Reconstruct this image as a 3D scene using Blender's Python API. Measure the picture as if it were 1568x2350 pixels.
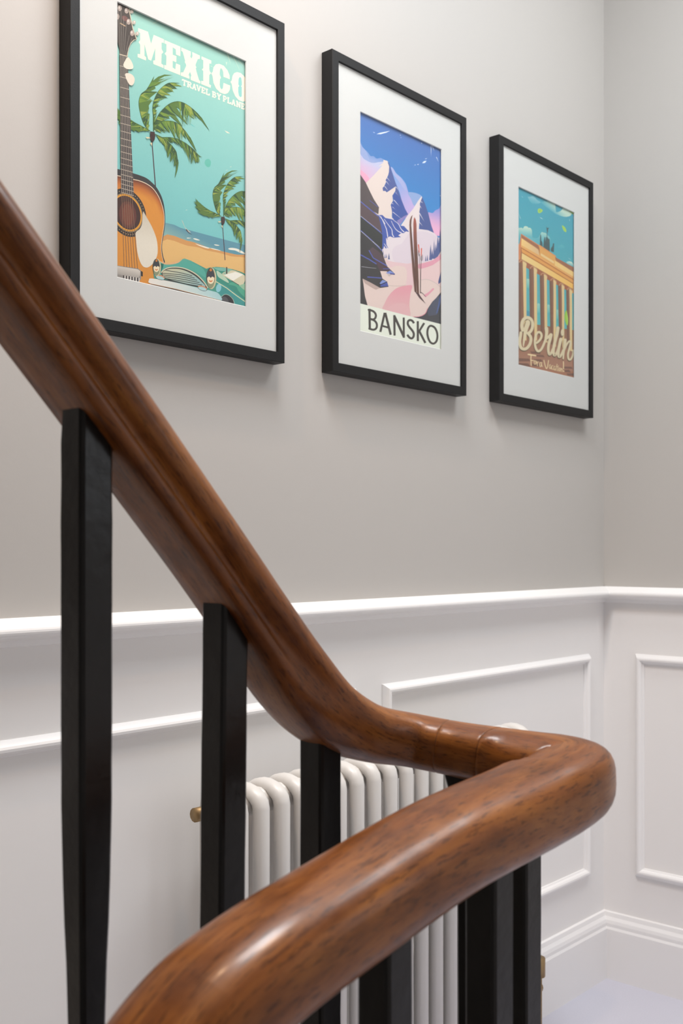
import bpy, bmesh, math, random
from mathutils import Vector, Matrix
from mathutils.geometry import tessellate_polygon

random.seed(4)
for o in list(bpy.data.objects):
    bpy.data.objects.remove(o, do_unlink=True)
scene = bpy.context.scene
COL = scene.collection

# ------------------------------------------------------------------ camera
F_PX, IMG_W, IMG_H, HORIZON = 2453.9, 1568.0, 2350.0, 1259.5
YAW = math.radians(41.826)
CS, SN = math.cos(YAW), math.sin(YAW)
EYE = 1.11                                    # eye above the landing floor
cam_data = bpy.data.cameras.new('camera')
cam = bpy.data.objects.new('camera', cam_data)
COL.objects.link(cam)
cam.location = (0, 0, EYE)
cam.rotation_euler = (math.radians(90), 0, YAW - math.radians(90))
cam_data.sensor_width = 36.0
cam_data.sensor_fit = 'AUTO'
cam_data.lens = F_PX / IMG_H * 36.0
cam_data.shift_y = (HORIZON - IMG_H / 2) / IMG_H
cam_data.clip_start = 0.02
cam_data.dof.use_dof = True
cam_data.dof.focus_distance = 1.5
cam_data.dof.aperture_fstop = 9.5
scene.camera = cam

# ------------------------------------------------------------------ light
world = bpy.data.worlds.new('world')
scene.world = world
world.use_nodes = True
bg = world.node_tree.nodes['Background']
bg.inputs[0].default_value = (0.85, 0.92, 1.0, 1)
bg.inputs[1].default_value = 0.3


def area(name, loc, target, size, size_y, power, col):
    l = bpy.data.lights.new(name, 'AREA')
    l.shape = 'RECTANGLE'
    l.size, l.size_y, l.energy, l.color = size, size_y, power, col
    o = bpy.data.objects.new(name, l)
    COL.objects.link(o)
    o.location = loc
    o.rotation_euler = (Vector(target) - Vector(loc)).to_track_quat('-Z', 'Y').to_euler()
    return o


def spot(name, loc, target, power, col, radius=0.03, angle=100, blend=0.8):
    l = bpy.data.lights.new(name, 'SPOT')
    l.energy, l.color, l.shadow_soft_size = power, col, radius
    l.spot_size, l.spot_blend = math.radians(angle), blend
    o = bpy.data.objects.new(name, l)
    COL.objects.link(o)
    o.location = loc
    o.rotation_euler = (Vector(target) - Vector(loc)).to_track_quat('-Z', 'Y').to_euler()
    return o


# daylight from the narrow landing window opposite the pictures
area('window_daylight', (1.6, -0.84, 1.45), (1.6, 1.0, 1.3), 0.22, 1.1, 2.6, (0.86, 0.93, 1.0))
# daylight down the rooflight over the landing
area('rooflight_daylight', (2.05, 0.36, 2.92), (2.05, 0.36, 0), 0.8, 0.60, 20, (0.93, 0.97, 1.0))
area('wall_wash_over_pictures', (1.0, 0.82, 2.92), (1.0, 0.82, 0), 0.5, 0.45, 27, (0.93, 0.965, 1.0))  # added wall-wash light close to the picture wall, power fitted to wall brightness
# warm ceiling downlights
spot('downlight_warm_landing', (1.0, 0.55, 2.72), (1.05, 0.75, 0), 12, (1.0, 0.56, 0.26), 0.035, 130)
spot('downlight_warm_stair', (0.50, 1.02, 2.85), (0.70, 1.3, 1.0), 26, (1.0, 0.64, 0.38), 0.035, 125)

scene.view_settings.view_transform = 'Standard'
scene.view_settings.look = 'None'
scene.view_settings.exposure = 0.08
scene.view_settings.gamma = 1.0
scene.view_settings.use_curve_mapping = False


# ------------------------------------------------------------------ helpers
def lin(v):
    v /= 255.0
    return v / 12.92 if v <= 0.04045 else ((v + 0.055) / 1.055) ** 2.4


def rgb(r, g, b, k=1.0):
    return (min(lin(r) * k, .95), min(lin(g) * k, .95), min(lin(b) * k, .95), 1)


def ray(px, py):
    u, v = (px - 784) / F_PX, (HORIZON - py) / F_PX
    return Vector((CS + SN * u, SN - CS * u, v))


def on_y(px, py, y):
    """world point of a picture element that lies in the plane y = const"""
    d = ray(px, py)
    return Vector((0, 0, EYE)) + d * (y / d.y)


def on_x(px, py, x):
    d = ray(px, py)
    return Vector((0, 0, EYE)) + d * (x / d.x)


def mat(name, color, rough=0.5, spec=0.5, bump=0.0, bscale=200, var=0.0, vscale=6, coat=0.0):
    m = bpy.data.materials.new(name)
    m.use_nodes = True
    nt = m.node_tree
    b = nt.nodes['Principled BSDF']
    b.inputs['Base Color'].default_value = color
    b.inputs['Roughness'].default_value = rough
    b.inputs['Specular IOR Level'].default_value = spec
    b.inputs['Coat Weight'].default_value = coat
    tc = nt.nodes.new('ShaderNodeTexCoord')
    if bump:
        n = nt.nodes.new('ShaderNodeTexNoise')
        n.inputs['Scale'].default_value = bscale
        n.inputs['Detail'].default_value = 4
        nt.links.new(tc.outputs['Object'], n.inputs['Vector'])
        bp = nt.nodes.new('ShaderNodeBump')
        bp.inputs['Strength'].default_value = bump
        bp.inputs['Distance'].default_value = 0.001
        nt.links.new(n.outputs['Fac'], bp.inputs['Height'])
        nt.links.new(bp.outputs['Normal'], b.inputs['Normal'])
    if var:
        n = nt.nodes.new('ShaderNodeTexNoise')
        n.inputs['Scale'].default_value = vscale
        n.inputs['Detail'].default_value = 5
        nt.links.new(tc.outputs['Object'], n.inputs['Vector'])
        mx = nt.nodes.new('ShaderNodeMix')
        mx.data_type = 'RGBA'
        mx.inputs['A'].default_value = [c * (1 - var) for c in color[:3]] + [1]
        mx.inputs['B'].default_value = [min(1, c * (1 + var)) for c in color[:3]] + [1]
        nt.links.new(n.outputs['Fac'], mx.inputs['Factor'])
        nt.links.new(mx.outputs['Result'], b.inputs['Base Color'])
    return m


def mesh_obj(name, verts, faces, material, parent=None, smooth=False):
    me = bpy.data.meshes.new(name)
    me.from_pydata([tuple(v) for v in verts], [], faces)
    me.materials.append(material)
    if smooth:
        for p in me.polygons:
            p.use_smooth = True
    me.update()
    o = bpy.data.objects.new(name, me)
    COL.objects.link(o)
    if parent:
        o.parent = parent
    return o


def bm_obj(name, bm, material, parent=None, smooth=False):
    me = bpy.data.meshes.new(name)
    bmesh.ops.recalc_face_normals(bm, faces=bm.faces)
    bm.to_mesh(me)
    bm.free()
    me.materials.append(material)
    if smooth:
        for p in me.polygons:
            p.use_smooth = True
    o = bpy.data.objects.new(name, me)
    COL.objects.link(o)
    if parent:
        o.parent = parent
    return o


def add_box(bm, lo, hi):
    r = bmesh.ops.create_cube(bm, size=1)
    lo, hi = Vector(lo), Vector(hi)
    for v in r['verts']:
        v.co = Vector(((lo[i] + hi[i]) / 2 + v.co[i] * (hi[i] - lo[i])) for i in range(3))
    return r['verts']


def box(name, lo, hi, material, parent=None, bevel=0.0, seg=2):
    bm = bmesh.new()
    add_box(bm, lo, hi)
    if bevel:
        bmesh.ops.bevel(bm, geom=bm.edges[:], offset=bevel, segments=seg, affect='EDGES', profile=0.5)
    return bm_obj(name, bm, material, parent, smooth=False)


def empty(name, loc):
    o = bpy.data.objects.new(name, None)
    COL.objects.link(o)
    o.location = loc
    o.empty_display_size = 0.05
    return o


def tag(o, label, cat=None, group=None, kind=None):
    if label:
        o['label'] = label
    if cat:
        o['category'] = cat
    if group:
        o['group'] = group
    if kind:
        o['kind'] = kind
    return o


def struct(o, label, cat):
    return tag(o, label, cat, kind='structure')


def catmull(pts, n=8, closed=False):
    P = [Vector(p) for p in pts]
    out = []
    m = len(P)
    rng = range(m) if closed else range(m - 1)
    for i in rng:
        if closed:
            p0, p1, p2, p3 = P[(i - 1) % m], P[i], P[(i + 1) % m], P[(i + 2) % m]
        else:
            p0, p1, p2, p3 = P[max(i - 1, 0)], P[i], P[i + 1], P[min(i + 2, m - 1)]
        for k in range(n):
            t = k / n
            out.append(0.5 * ((2 * p1) + (p2 - p0) * t + (2 * p0 - 5 * p1 + 4 * p2 - p3) * t * t
                              + (3 * p1 - p0 - 3 * p2 + p3) * t ** 3))
    if not closed:
        out.append(P[-1].copy())
    return out


# ------------------------------------------------------------------ materials
def wall_paint(name):
    m = mat(name, (0.6, 0.6, 0.6, 1), 0.62, 0.3, 0.06, 260)
    nt = m.node_tree
    b = nt.nodes['Principled BSDF']
    tc = nt.nodes.new('ShaderNodeTexCoord')
    sp = nt.nodes.new('ShaderNodeSeparateXYZ')
    nt.links.new(tc.outputs['Object'], sp.inputs[0])
    gt = nt.nodes.new('ShaderNodeMath')
    gt.operation = 'GREATER_THAN'
    gt.inputs[1].default_value = 0.99
    nt.links.new(sp.outputs['Z'], gt.inputs[0])
    mx = nt.nodes.new('ShaderNodeMix')
    mx.data_type = 'RGBA'
    mx.inputs['A'].default_value = (0.88, 0.86, 0.845, 1)      # eggshell panelling below the dado rail
    mx.inputs['B'].default_value = (0.505, 0.482, 0.455, 1)      # pale grey emulsion above it
    nt.links.new(gt.outputs[0], mx.inputs['Factor'])
    nt.links.new(mx.outputs['Result'], b.inputs['Base Color'])
    return m


M_WALL = wall_paint('wall_paint')
M_TRIM = mat('white_eggshell_paint', (0.89, 0.875, 0.865, 1), 0.4, 0.4)
M_CEIL = mat('ceiling_paint', (0.82, 0.82, 0.82, 1), 0.7, 0.3)
M_CARPET = mat('lavender_grey_carpet', (0.62, 0.615, 0.69, 1), 0.95, 0.1, 0.8, 900, 0.08, 300)
M_RAD = mat('radiator_enamel', (0.74, 0.715, 0.68, 1), 0.35, 0.5)
M_BRASS = mat('aged_brass', (0.36, 0.25, 0.13, 1), 0.5, 0.5, var=0.2, vscale=60)
M_BRASS.node_tree.nodes['Principled BSDF'].inputs['Metallic'].default_value = 0.9
M_FRAME = mat('black_satin_frame', (0.011, 0.011, 0.0115, 1), 0.5, 0.25, 0.15, 500, 0.15, 80)
M_MAT = mat('white_mount_board', (0.69, 0.685, 0.68, 1), 0.85, 0.2, 0.08, 1200)
M_BACK = mat('backing_board', (0.25, 0.19, 0.13, 1), 0.9, 0.1, var=0.1, vscale=50)
M_BLACK = mat('black_gloss_paint', (0.008, 0.0065, 0.006, 1), 0.28, 0.3, 0.6, 60, 0.4, 40)
M_STAIR = mat('painted_stair_timber', (0.40, 0.37, 0.34, 1), 0.45, 0.4, 0.05, 120)


def glass_mat():
    m = bpy.data.materials.new('picture_glass')
    m.use_nodes = True
    nt = m.node_tree
    nt.nodes.remove(nt.nodes['Principled BSDF'])
    out = nt.nodes['Material Output']
    tr = nt.nodes.new('ShaderNodeBsdfTransparent')
    tr.inputs[0].default_value = (0.98, 0.985, 0.98, 1)
    gl = nt.nodes.new('ShaderNodeBsdfGlossy')
    gl.inputs['Roughness'].default_value = 0.03
    lw = nt.nodes.new('ShaderNodeLayerWeight')
    pw = nt.nodes.new('ShaderNodeMath')
    pw.operation = 'POWER'
    pw.inputs[1].default_value = 5.0
    nt.links.new(lw.outputs['Facing'], pw.inputs[0])
    fr = nt.nodes.new('ShaderNodeMath')
    fr.operation = 'MULTIPLY_ADD'
    fr.inputs[1].default_value = 0.8
    fr.inputs[2].default_value = 0.025
    nt.links.new(pw.outputs[0], fr.inputs[0])
    mx = nt.nodes.new('ShaderNodeMixShader')
    nt.links.new(fr.outputs[0], mx.inputs[0])
    nt.links.new(tr.outputs[0], mx.inputs[1])
    nt.links.new(gl.outputs[0], mx.inputs[2])
    nt.links.new(mx.outputs[0], out.inputs[0])
    return m


M_GLASS = glass_mat()


def print_mat():
    m = bpy.data.materials.new('printed_paper')
    m.use_nodes = True
    nt = m.node_tree
    b = nt.nodes['Principled BSDF']
    a = nt.nodes.new('ShaderNodeAttribute')
    a.attribute_name = 'ink'
    tc = nt.nodes.new('ShaderNodeTexCoord')
    n = nt.nodes.new('ShaderNodeTexNoise')
    n.inputs['Scale'].default_value = 700
    n.inputs['Detail'].default_value = 3
    nt.links.new(tc.outputs['Object'], n.inputs['Vector'])
    mr = nt.nodes.new('ShaderNodeMapRange')
    mr.inputs['To Min'].default_value = 0.93
    mr.inputs['To Max'].default_value = 1.07
    nt.links.new(n.outputs['Fac'], mr.inputs['Value'])
    vm = nt.nodes.new('ShaderNodeVectorMath')
    vm.operation = 'SCALE'
    nt.links.new(a.outputs['Color'], vm.inputs[0])
    nt.links.new(mr.outputs[0], vm.inputs['Scale'])
    nt.links.new(vm.outputs[0], b.inputs['Base Color'])
    b.inputs['Roughness'].default_value = 0.6
    b.inputs['Specular IOR Level'].default_value = 0.25
    return m


M_PRINT = print_mat()


def wood_mat():
    m = bpy.data.materials.new('polished_mahogany')
    m.use_nodes = True
    nt = m.node_tree
    L = nt.links.new
    b = nt.nodes['Principled BSDF']
    at = nt.nodes.new('ShaderNodeAttribute')
    at.attribute_name = 'grain'

    def mapping(sx, sy, sz):
        mp = nt.nodes.new('ShaderNodeMapping')
        mp.inputs['Scale'].default_value = (sx, sy, sz)
        L(at.outputs['Vector'], mp.inputs['Vector'])
        return mp

    def noise(mp, scale, detail, rough=0.55, dist=0.0):
        n = nt.nodes.new('ShaderNodeTexNoise')
        n.inputs['Scale'].default_value = scale
        n.inputs['Detail'].default_value = detail
        n.inputs['Roughness'].default_value = rough
        n.inputs['Distortion'].default_value = dist
        L(mp.outputs[0], n.inputs['Vector'])
        return n

    def ramp(src, stops):
        r = nt.nodes.new('ShaderNodeValToRGB')
        while len(r.color_ramp.elements) < len(stops):
            r.color_ramp.elements.new(0.5)
        for e, (p, c) in zip(r.color_ramp.elements, stops):
            e.position, e.color = p, c
        L(src.outputs['Fac'], r.inputs['Fac'])
        return r

    def mul(a_, b_, f=1.0):
        mx = nt.nodes.new('ShaderNodeMix')
        mx.data_type = 'RGBA'
        mx.blend_type = 'MULTIPLY'
        mx.inputs['Factor'].default_value = f
        L(a_.outputs[0] if a_.bl_idname != 'ShaderNodeMix' else a_.outputs['Result'], mx.inputs['A'])
        L(b_.outputs[0], mx.inputs['B'])
        return mx

    bands = ramp(noise(mapping(5, 55, 55), 1.0, 6, 0.6, 0.6),
                 [(0.25, (0.100, 0.027, 0.006, 1)), (0.48, (0.215, 0.067, 0.013, 1)), (0.75, (0.40, 0.148, 0.030, 1))])
    blot = ramp(noise(mapping(22, 26, 26), 1.0, 4, 0.6),
                [(0.28, (0.62, 0.56, 0.54, 1)), (0.52, (1, 1, 1, 1)), (0.75, (1.0, 0.95, 0.9, 1))])
    pores = ramp(noise(mapping(70, 520, 520), 1.0, 3, 0.6),
                 [(0.33, (0.30, 0.26, 0.25, 1)), (0.46, (1, 1, 1, 1)), (1.0, (1, 1, 1, 1))])
    dirt = ramp(noise(mapping(15, 40, 40), 1.7, 8, 0.75),
                [(0.26, (0.25, 0.22, 0.20, 1)), (0.36, (1, 1, 1, 1)), (1.0, (1, 1, 1, 1))])
    c = mul(mul(mul(bands, blot), pores, 0.8), dirt, 0.8)
    L(c.outputs['Result'], b.inputs['Base Color'])
    rr = ramp(noise(mapping(30, 60, 60), 1.0, 5), [(0.3, (0.28, 0.28, 0.28, 1)), (0.7, (0.46, 0.46, 0.46, 1))])
    L(rr.outputs[0], b.inputs['Roughness'])
    b.inputs['Specular IOR Level'].default_value = 0.26
    b.inputs['Coat Weight'].default_value = 0.14
    b.inputs['Coat Roughness'].default_value = 0.16
    bp = nt.nodes.new('ShaderNodeBump')
    bp.inputs['Strength'].default_value = 0.12
    bp.inputs['Distance'].default_value = 0.0006
    L(noise(mapping(60, 300, 300), 1.0, 4).outputs['Fac'], bp.inputs['Height'])
    L(bp.outputs['Normal'], b.inputs['Normal'])
    return m


M_WOOD = wood_mat()
M_CRACK = mat('dry_glue_joint', (0.30, 0.19, 0.11, 1), 0.9, 0.1, var=0.4, vscale=120)

# ------------------------------------------------------------------ room shell
YW, XR = 1.35, 2.5352           # picture wall, end wall
YF, XB, ZT, ZB = -0.86, -2.6, 2.95, -2.2
struct(box('wall_left', (XB, YW, ZB), (XR + .1, YW + .1, ZT), M_WALL), 'pale grey wall with white panelled dado, behind the pictures', 'wall')
struct(box('wall_right', (XR, YF - .1, ZB), (XR + .1, YW, ZT), M_WALL), 'pale grey end wall with panelled dado at right', 'wall')
struct(box('wall_back', (XB - .1, YF - .1, ZB), (XB, YW + .1, ZT), M_WALL), 'wall at the far end of the stairs behind the viewer', 'wall')
struct(box('wall_front', (XB, YF - .1, ZB), (XR, YF, ZT), M_WALL), 'wall opposite the pictures', 'wall')
struct(box('ceiling', (XB, YF, ZT), (XR, YW, ZT + .1), M_CEIL), 'white ceiling over the stairwell', 'ceiling')
X0 = 0.69                       # first riser line: landing edge
struct(box('floor', (X0, YF, -0.2), (XR, YW, 0.0), M_CARPET), 'lavender grey carpet of the landing', 'floor')
struct(box('floor_lower', (XB, YF, ZB - .1), (XR, YW, ZB), M_CARPET), 'carpeted floor below the stairs', 'floor')


def sweep_profile(prof, p0, p1, outward):
    """prism of an (out, z) profile from p0 to p1 along a wall"""
    n = len(prof)
    v, f = [], []
    for P in (p0, p1):
        for (a, z) in prof:
            v.append(Vector(P) + Vector(outward) * a + Vector((0, 0, z)))
    for i in range(n):
        j = (i + 1) % n
        f.append((i, j, n + j, n + i))
    f.append(tuple(range(n)))
    f.append(tuple(range(2 * n - 1, n - 1, -1)))
    return v, f


def fix_normals(o):
    bm = bmesh.new()
    bm.from_mesh(o.data)
    bmesh.ops.recalc_face_normals(bm, faces=bm.faces)
    bm.to_mesh(o.data)
    bm.free()
    return o


def arc(cx, cz, r, a0, a1, n):
    return [(cx + r * math.cos(math.radians(a0 + (a1 - a0) * i / n)), cz + r * math.sin(math.radians(a0 + (a1 - a0) * i / n))) for i in range(n + 1)]


DADO = [(0, .020), (.004, .020), (.026, .011)] + arc(.026, .002, .009, 70, -80, 8) + \
       [(.016, -.010), (.009, -.012), (.006, -.020), (0, -.022)]
ZD = EYE - 0.1175
SKIRT = [(0, 0), (.018, 0), (.018, .128), (.015, .134), (.015, .142), (.013, .150), (.008, .158), (.006, .168), (0, .170)]


def trim(name, prof, p0, p1, out, label, cat='trim'):
    v, f = sweep_profile(prof, p0, p1, out)
    o = fix_normals(mesh_obj(name, v, f, M_TRIM))
    return struct(o, label, cat)


trim('trim_1', DADO, (X0 - .1, YW, ZD), (XR, YW, ZD), (0, -1, 0), 'white dado rail on the wall below the pictures', 'dado rail')
trim('trim_2', DADO, (XR, YF, ZD), (XR, YW, ZD), (-1, 0, 0), 'white dado rail on the end wall at right', 'dado rail')
trim('baseboard_left', SKIRT, (X0, YW, 0), (XR, YW, 0), (0, -1, 0), 'white skirting board below the picture wall', 'skirting board')
trim('baseboard_right', SKIRT, (XR, YF, 0), (XR, YW, 0), (-1, 0, 0), 'white skirting board along the end wall', 'skirting board')

PMOULD = [(0, .0125), (.003, .0120), (.0125, .0045), (.0140, .0010), (.0135, -.0030), (.0105, -.0065), (.0050, -.0085), (.0030, -.0115), (0, -.0120)]


def panel(name, a0, a1, z0, z1, wall, label):
    """mitred picture-frame moulding on a wall, four strips"""
    root = empty(name, (a0, YW, z0) if wall == 'L' else (XR, a0, z0))
    struct(root, label, 'panel moulding')
    W = (lambda a, o, z: (a - a0, -o, z - z0)) if wall == 'L' else (lambda a, o, z: (-o, a - a0, z - z0))
    n = len(PMOULD)
    cor = [(a0, z0), (a1, z0), (a1, z1), (a0, z1)]
    sgn = [(1, 1), (-1, 1), (-1, -1), (1, -1)]
    for k in range(4):
        v, f = [], []
        for q in (k, (k + 1) % 4):
            (ca, cz), (sa, sz) = cor[q], sgn[q]
            for (o, t) in PMOULD:
                # t > 0 points outward of the rectangle
                v.append(W(ca - sa * t, o, cz - sz * t))
        for i in range(n):
            j = (i + 1) % n
            f.append((i, j, n + j, n + i))
        f.append(tuple(range(n)))
        f.append(tuple(range(2 * n - 1, n - 1, -1)))
        fix_normals(mesh_obj('moulding_strip', v, f, M_TRIM, root))
    return root


ZP1, ZP0 = EYE - 0.2802, EYE - 0.822
panel('trim_3', 0.62, 1.535, ZP0, ZP1, 'L', 'raised white panel moulding under the dado rail, behind the leftmost baluster')
panel('trim_4', 1.64, 2.44, ZP0, ZP1, 'L', 'raised white panel moulding around the right half of the radiator')
panel('trim_5', 0.30, 1.248, ZP0, ZP1, 'R', 'raised white panel moulding on the end wall at right')

# landing window in the wall opposite (behind the viewer, its daylight comes from here)
wn = struct(empty('window_1', (1.6, YF, 0.85)), 'landing window opposite the pictures', 'window')
for lo, hi in (((-.20, 0, 0), (.20, .03, .05)), ((-.20, 0, 1.15), (.20, .03, 1.2)), ((-.20, 0, .05), (-.15, .03, 1.15)), ((.15, 0, .05), (.20, .03, 1.15))):
    box('window_frame', lo, hi, M_TRIM, wn, 0.003)

# ------------------------------------------------------------------ stair flights (below the frame)
RISE, GO = 0.2, 0.195
up = struct(empty('upper_stair_flight', (X0, 1.0, 0)), 'grey brown painted stair flight rising beside the picture wall', 'stairs')
for k in range(5):
    xa, xb = -GO * (k + 1), -GO * k
    box('tread', (xa - .002, -.37, RISE * (k + 1) - .03), (xb + .015, .33, RISE * (k + 1)), M_STAIR, up, .004)
    box('riser', (xb - .015, -.37, RISE * k), (xb, .33, RISE * (k + 1) - .03), M_STAIR, up)
dn = struct(empty('lower_stair_flight', (X0, 0, -2.0)), 'grey brown painted stair flight going down in front of the banister', 'stairs')
for k in range(8):
    xa, xb = -GO * (k + 1), -GO * k
    z = 2.0 - RISE * (k + 1)
    box('tread', (xa - .015, YF + .01, z - .03), (xb - .002, .49, z), M_STAIR, dn, .004)
    box('riser', (xb - .015, YF + .01, z), (xb, .49, z + RISE - .03), M_STAIR, dn)

# ------------------------------------------------------------------ column radiator
RX0, RX1, RZ0, RZ1 = 1.085, 1.945, 0.12, 0.742
NSEC = 19
PITCH = (RX1 - RX0) / NSEC
YR = 1.235                       # radiator centre line in y


def tube(bm, pts, r, seg=10, sx=1.0):
    rings = []
    for i, p in enumerate(pts):
        p = Vector(p)
        t = (Vector(pts[min(i + 1, len(pts) - 1)]) - Vector(pts[max(i - 1, 0)])).normalized()
        a = Vector((1, 0, 0))
        if abs(t.dot(a)) > .9:
            a = Vector((0, 1, 0))
        b = t.cross(a).normalized()
        a = b.cross(t).normalized()
        rings.append([bm.verts.new(p + (a * math.cos(2 * math.pi * k / seg) * sx + b * math.sin(2 * math.pi * k / seg)) * r) for k in range(seg)])
    for i in range(len(rings) - 1):
        for k in range(seg):
            bm.faces.new((rings[i][k], rings[i][(k + 1) % seg], rings[i + 1][(k + 1) % seg], rings[i + 1][k]))
    bm.faces.new(rings[0])
    bm.faces.new(rings[-1])


rad = tag(empty('column_radiator', (RX0, YR, 0)), 'cream white column radiator on the panelled wall behind the banister', 'radiator')
bm = bmesh.new()
H0, H1 = RZ0, RZ1
loop = [(0, -.036, H0 + .035), (0, -.036, H1 - .035)] + [(0, -.036 * math.cos(a), H1 - .035 + .024 * math.sin(a)) for a in (.35, .7, 1.05, 1.4, 1.75, 2.1, 2.45, 2.8)] + \
       [(0, .036, H1 - .035), (0, .036, H0 + .035)] + [(0, .036 * math.cos(a), H0 + .035 - .024 * math.sin(a)) for a in (.35, .7, 1.05, 1.4, 1.75, 2.1, 2.45, 2.8)] + [(0, -.036, H0 + .035)]
tube(bm, loop, .0125, 10, 1.15)
for zz in (H0 + .032, H1 - .032):
    tube(bm, [(-PITCH * .5, 0, zz), (-PITCH * .3, 0, zz), (PITCH * .3, 0, zz), (PITCH * .5, 0, zz)], .021, 14)
s0 = bm_obj('radiator_section', bm, M_RAD, rad, True)
s0.location = (PITCH * .5, 0, 0)
for i in range(1, NSEC):
    c = s0.copy()
    COL.objects.link(c)
    c.parent = rad
    c.location = (PITCH * (i + .5), 0, 0)
bm = bmesh.new()
tube(bm, [(-.036, 0, H1 - .032), (-.018, 0, H1 - .032), (-.016, 0, H1 - .032), (0, 0, H1 - .032)], .011, 12)
tag(bm_obj('bleed_valve', bm, M_BRASS, rad, True), 'aged brass bleed valve')
bm = bmesh.new()
tube(bm, [(RX1 - RX0, 0, H0 + .035), (RX1 - RX0 + .08, 0, H0 + .035)], .012, 12)
tube(bm, [(RX1 - RX0 + .075, 0, 0), (RX1 - RX0 + .075, 0, H0 + .02), (RX1 - RX0 + .075, 0, H0 + .075)], .010, 12)
tube(bm, [(RX1 - RX0 + .075, 0, H0 + .06), (RX1 - RX0 + .075, 0, H0 + .10)], .017, 12)
tag(bm_obj('radiator_valve', bm, M_BRASS, rad, True), 'aged brass valve and pipe')
for xx in (.12, RX1 - RX0 - .12):
    box('wall_bracket', (xx - .012, .03, H1 - .10), (xx + .012, YW - YR, H1 - .07), M_RAD, rad)
    box('foot', (xx - .012, -.03, 0), (xx + .012, .03, H0 + .03), M_RAD, rad, .003)

# ------------------------------------------------------------------ framed travel posters
CROP = {  # origin and scale of the pictures each outline was measured in
    'A': (260, 0, 9.794), 'B': (400, 80, 8.711), 'C': (260, 160, 6.817), 'D': (430, 380, 9.793), 'E': (260, 380, 8.393),
    'G': (320, 560, 6.031), 'H': (815, 240, 7.467), 'I': (815, 460, 7.467), 'J': (820, 680, 7.467),
    'K': (1180, 420, 10.453), 'L': (1180, 560, 10.453), 'M': (1180, 700, 10.453)}
FRONT = YW - .028                # front face of the frames
MATY = FRONT + .0045             # face of the mount board
PRY = MATY + .0038               # paper
STEP = 3e-6
INK = 1.04


class Ink:
    """flat coloured shapes printed on one sheet, each a hair above the one before"""

    def __init__(self, org, base=0):
        self.org, self.k = Vector(org), base
        self.v, self.f, self.c = [], [], []

    def P(self, crop, p):
        ox, oy, s = CROP[crop]
        w = on_y(ox + p[0] / s, oy + p[1] / s, PRY)
        return (w.x - self.org.x, w.z - self.org.z)

    def local(self, pts, col, up=True, grad=None):
        """pts already in sheet coordinates; grad = (p0, c0, p1, c1) in sheet coordinates"""
        self.k += 1 if up else .5
        y = PRY - self.k * STEP - self.org.y
        b = len(self.v)
        for p in pts:
            self.v.append((p[0], y, p[1]))
            if grad:
                (x0, z0), c0, (x1, z1), c1 = grad
                dx, dz = x1 - x0, z1 - z0
                t = max(0, min(1, ((p[0] - x0) * dx + (p[1] - z0) * dz) / (dx * dx + dz * dz)))
                self.c.append(rgb(*[c0[i] + (c1[i] - c0[i]) * t for i in range(3)], INK))
            else:
                self.c.append(rgb(*col, INK))
        for t in tessellate_polygon([[Vector((p[0], p[1], 0)) for p in pts]]):
            self.f.append(tuple(b + i for i in t))

    def poly(self, crop, pts, col, up=True, grad=None, smooth=0, closed=True):
        if smooth:
            pts = [(p.x, p.y) for p in catmull([(a, b_, 0) for a, b_ in pts], smooth, closed)]
        g = None
        if grad:
            g = (self.P(crop, grad[0]), grad[1], self.P(crop, grad[2]), grad[3])
        self.local([self.P(crop, p) for p in pts], col, up, g)

    def line(self, crop, pts, w, col, up=True, smooth=0, closed=False, caps=True, w1=None):
        P = [Vector((a, b, 0)) for a, b in pts]
        if smooth:
            P = catmull(P, smooth, closed)
        if closed:
            P = P + [P[0]]
        self.k += 1 if up else .5
        n = len(P)
        L, R = [], []
        for i, p in enumerate(P):
            if closed:
                t = P[(i + 1) % (n - 1)] - P[(i - 1) % (n - 1)] if n > 2 else P[1] - P[0]
            else:
                t = P[min(i + 1, n - 1)] - P[max(i - 1, 0)]
            t.normalize()
            nn = Vector((-t.y, t.x, 0))
            ww = w if w1 is None else w + (w1 - w) * i / (n - 1)
            L.append(p + nn * ww / 2)
            R.append(p - nn * ww / 2)
        y = PRY - self.k * STEP - self.org.y
        b = len(self.v)
        for l, r in zip(L, R):
            for q in (l, r):
                x, z = self.P(crop, (q.x, q.y))
                self.v.append((x, y, z))
                self.c.append(rgb(*col, INK))
        for i in range(n - 1):
            self.f.append((b + 2 * i, b + 2 * i + 1, b + 2 * i + 3, b + 2 * i + 2))
        if caps and not closed:
            for q, ww in ((P[0], w), (P[-1], w if w1 is None else w1)):
                self.ell(crop, (q.x, q.y), ww / 2, ww / 2, col, up=False)

    def ell(self, crop, c, rx, ry, col, up=True, n=14, rot=0.0, shear=0.0, grad=None):
        pts = []
        for i in range(n):
            a = 2 * math.pi * i / n
            x, y = rx * math.cos(a), ry * math.sin(a)
            pts.append((c[0] + x * math.cos(rot) - y * math.sin(rot), c[1] + x * math.sin(rot) + y * math.cos(rot) + shear * x))
        self.poly(crop, pts, col, up, grad)

    def circle(self, c, r, col, n=48, up=True):
        self.local([(c[0] + r * math.cos(2 * math.pi * i / n), c[1] + r * math.sin(2 * math.pi * i / n)) for i in range(n)], col, up)

    def build(self, name, parent):
        o = mesh_obj(name, self.v, self.f, M_PRINT, parent)
        at = o.data.attributes.new('ink', 'FLOAT_COLOR', 'POINT')
        at.data.foreach_set('color', [q for c in self.c for q in c])
        return o


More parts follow.
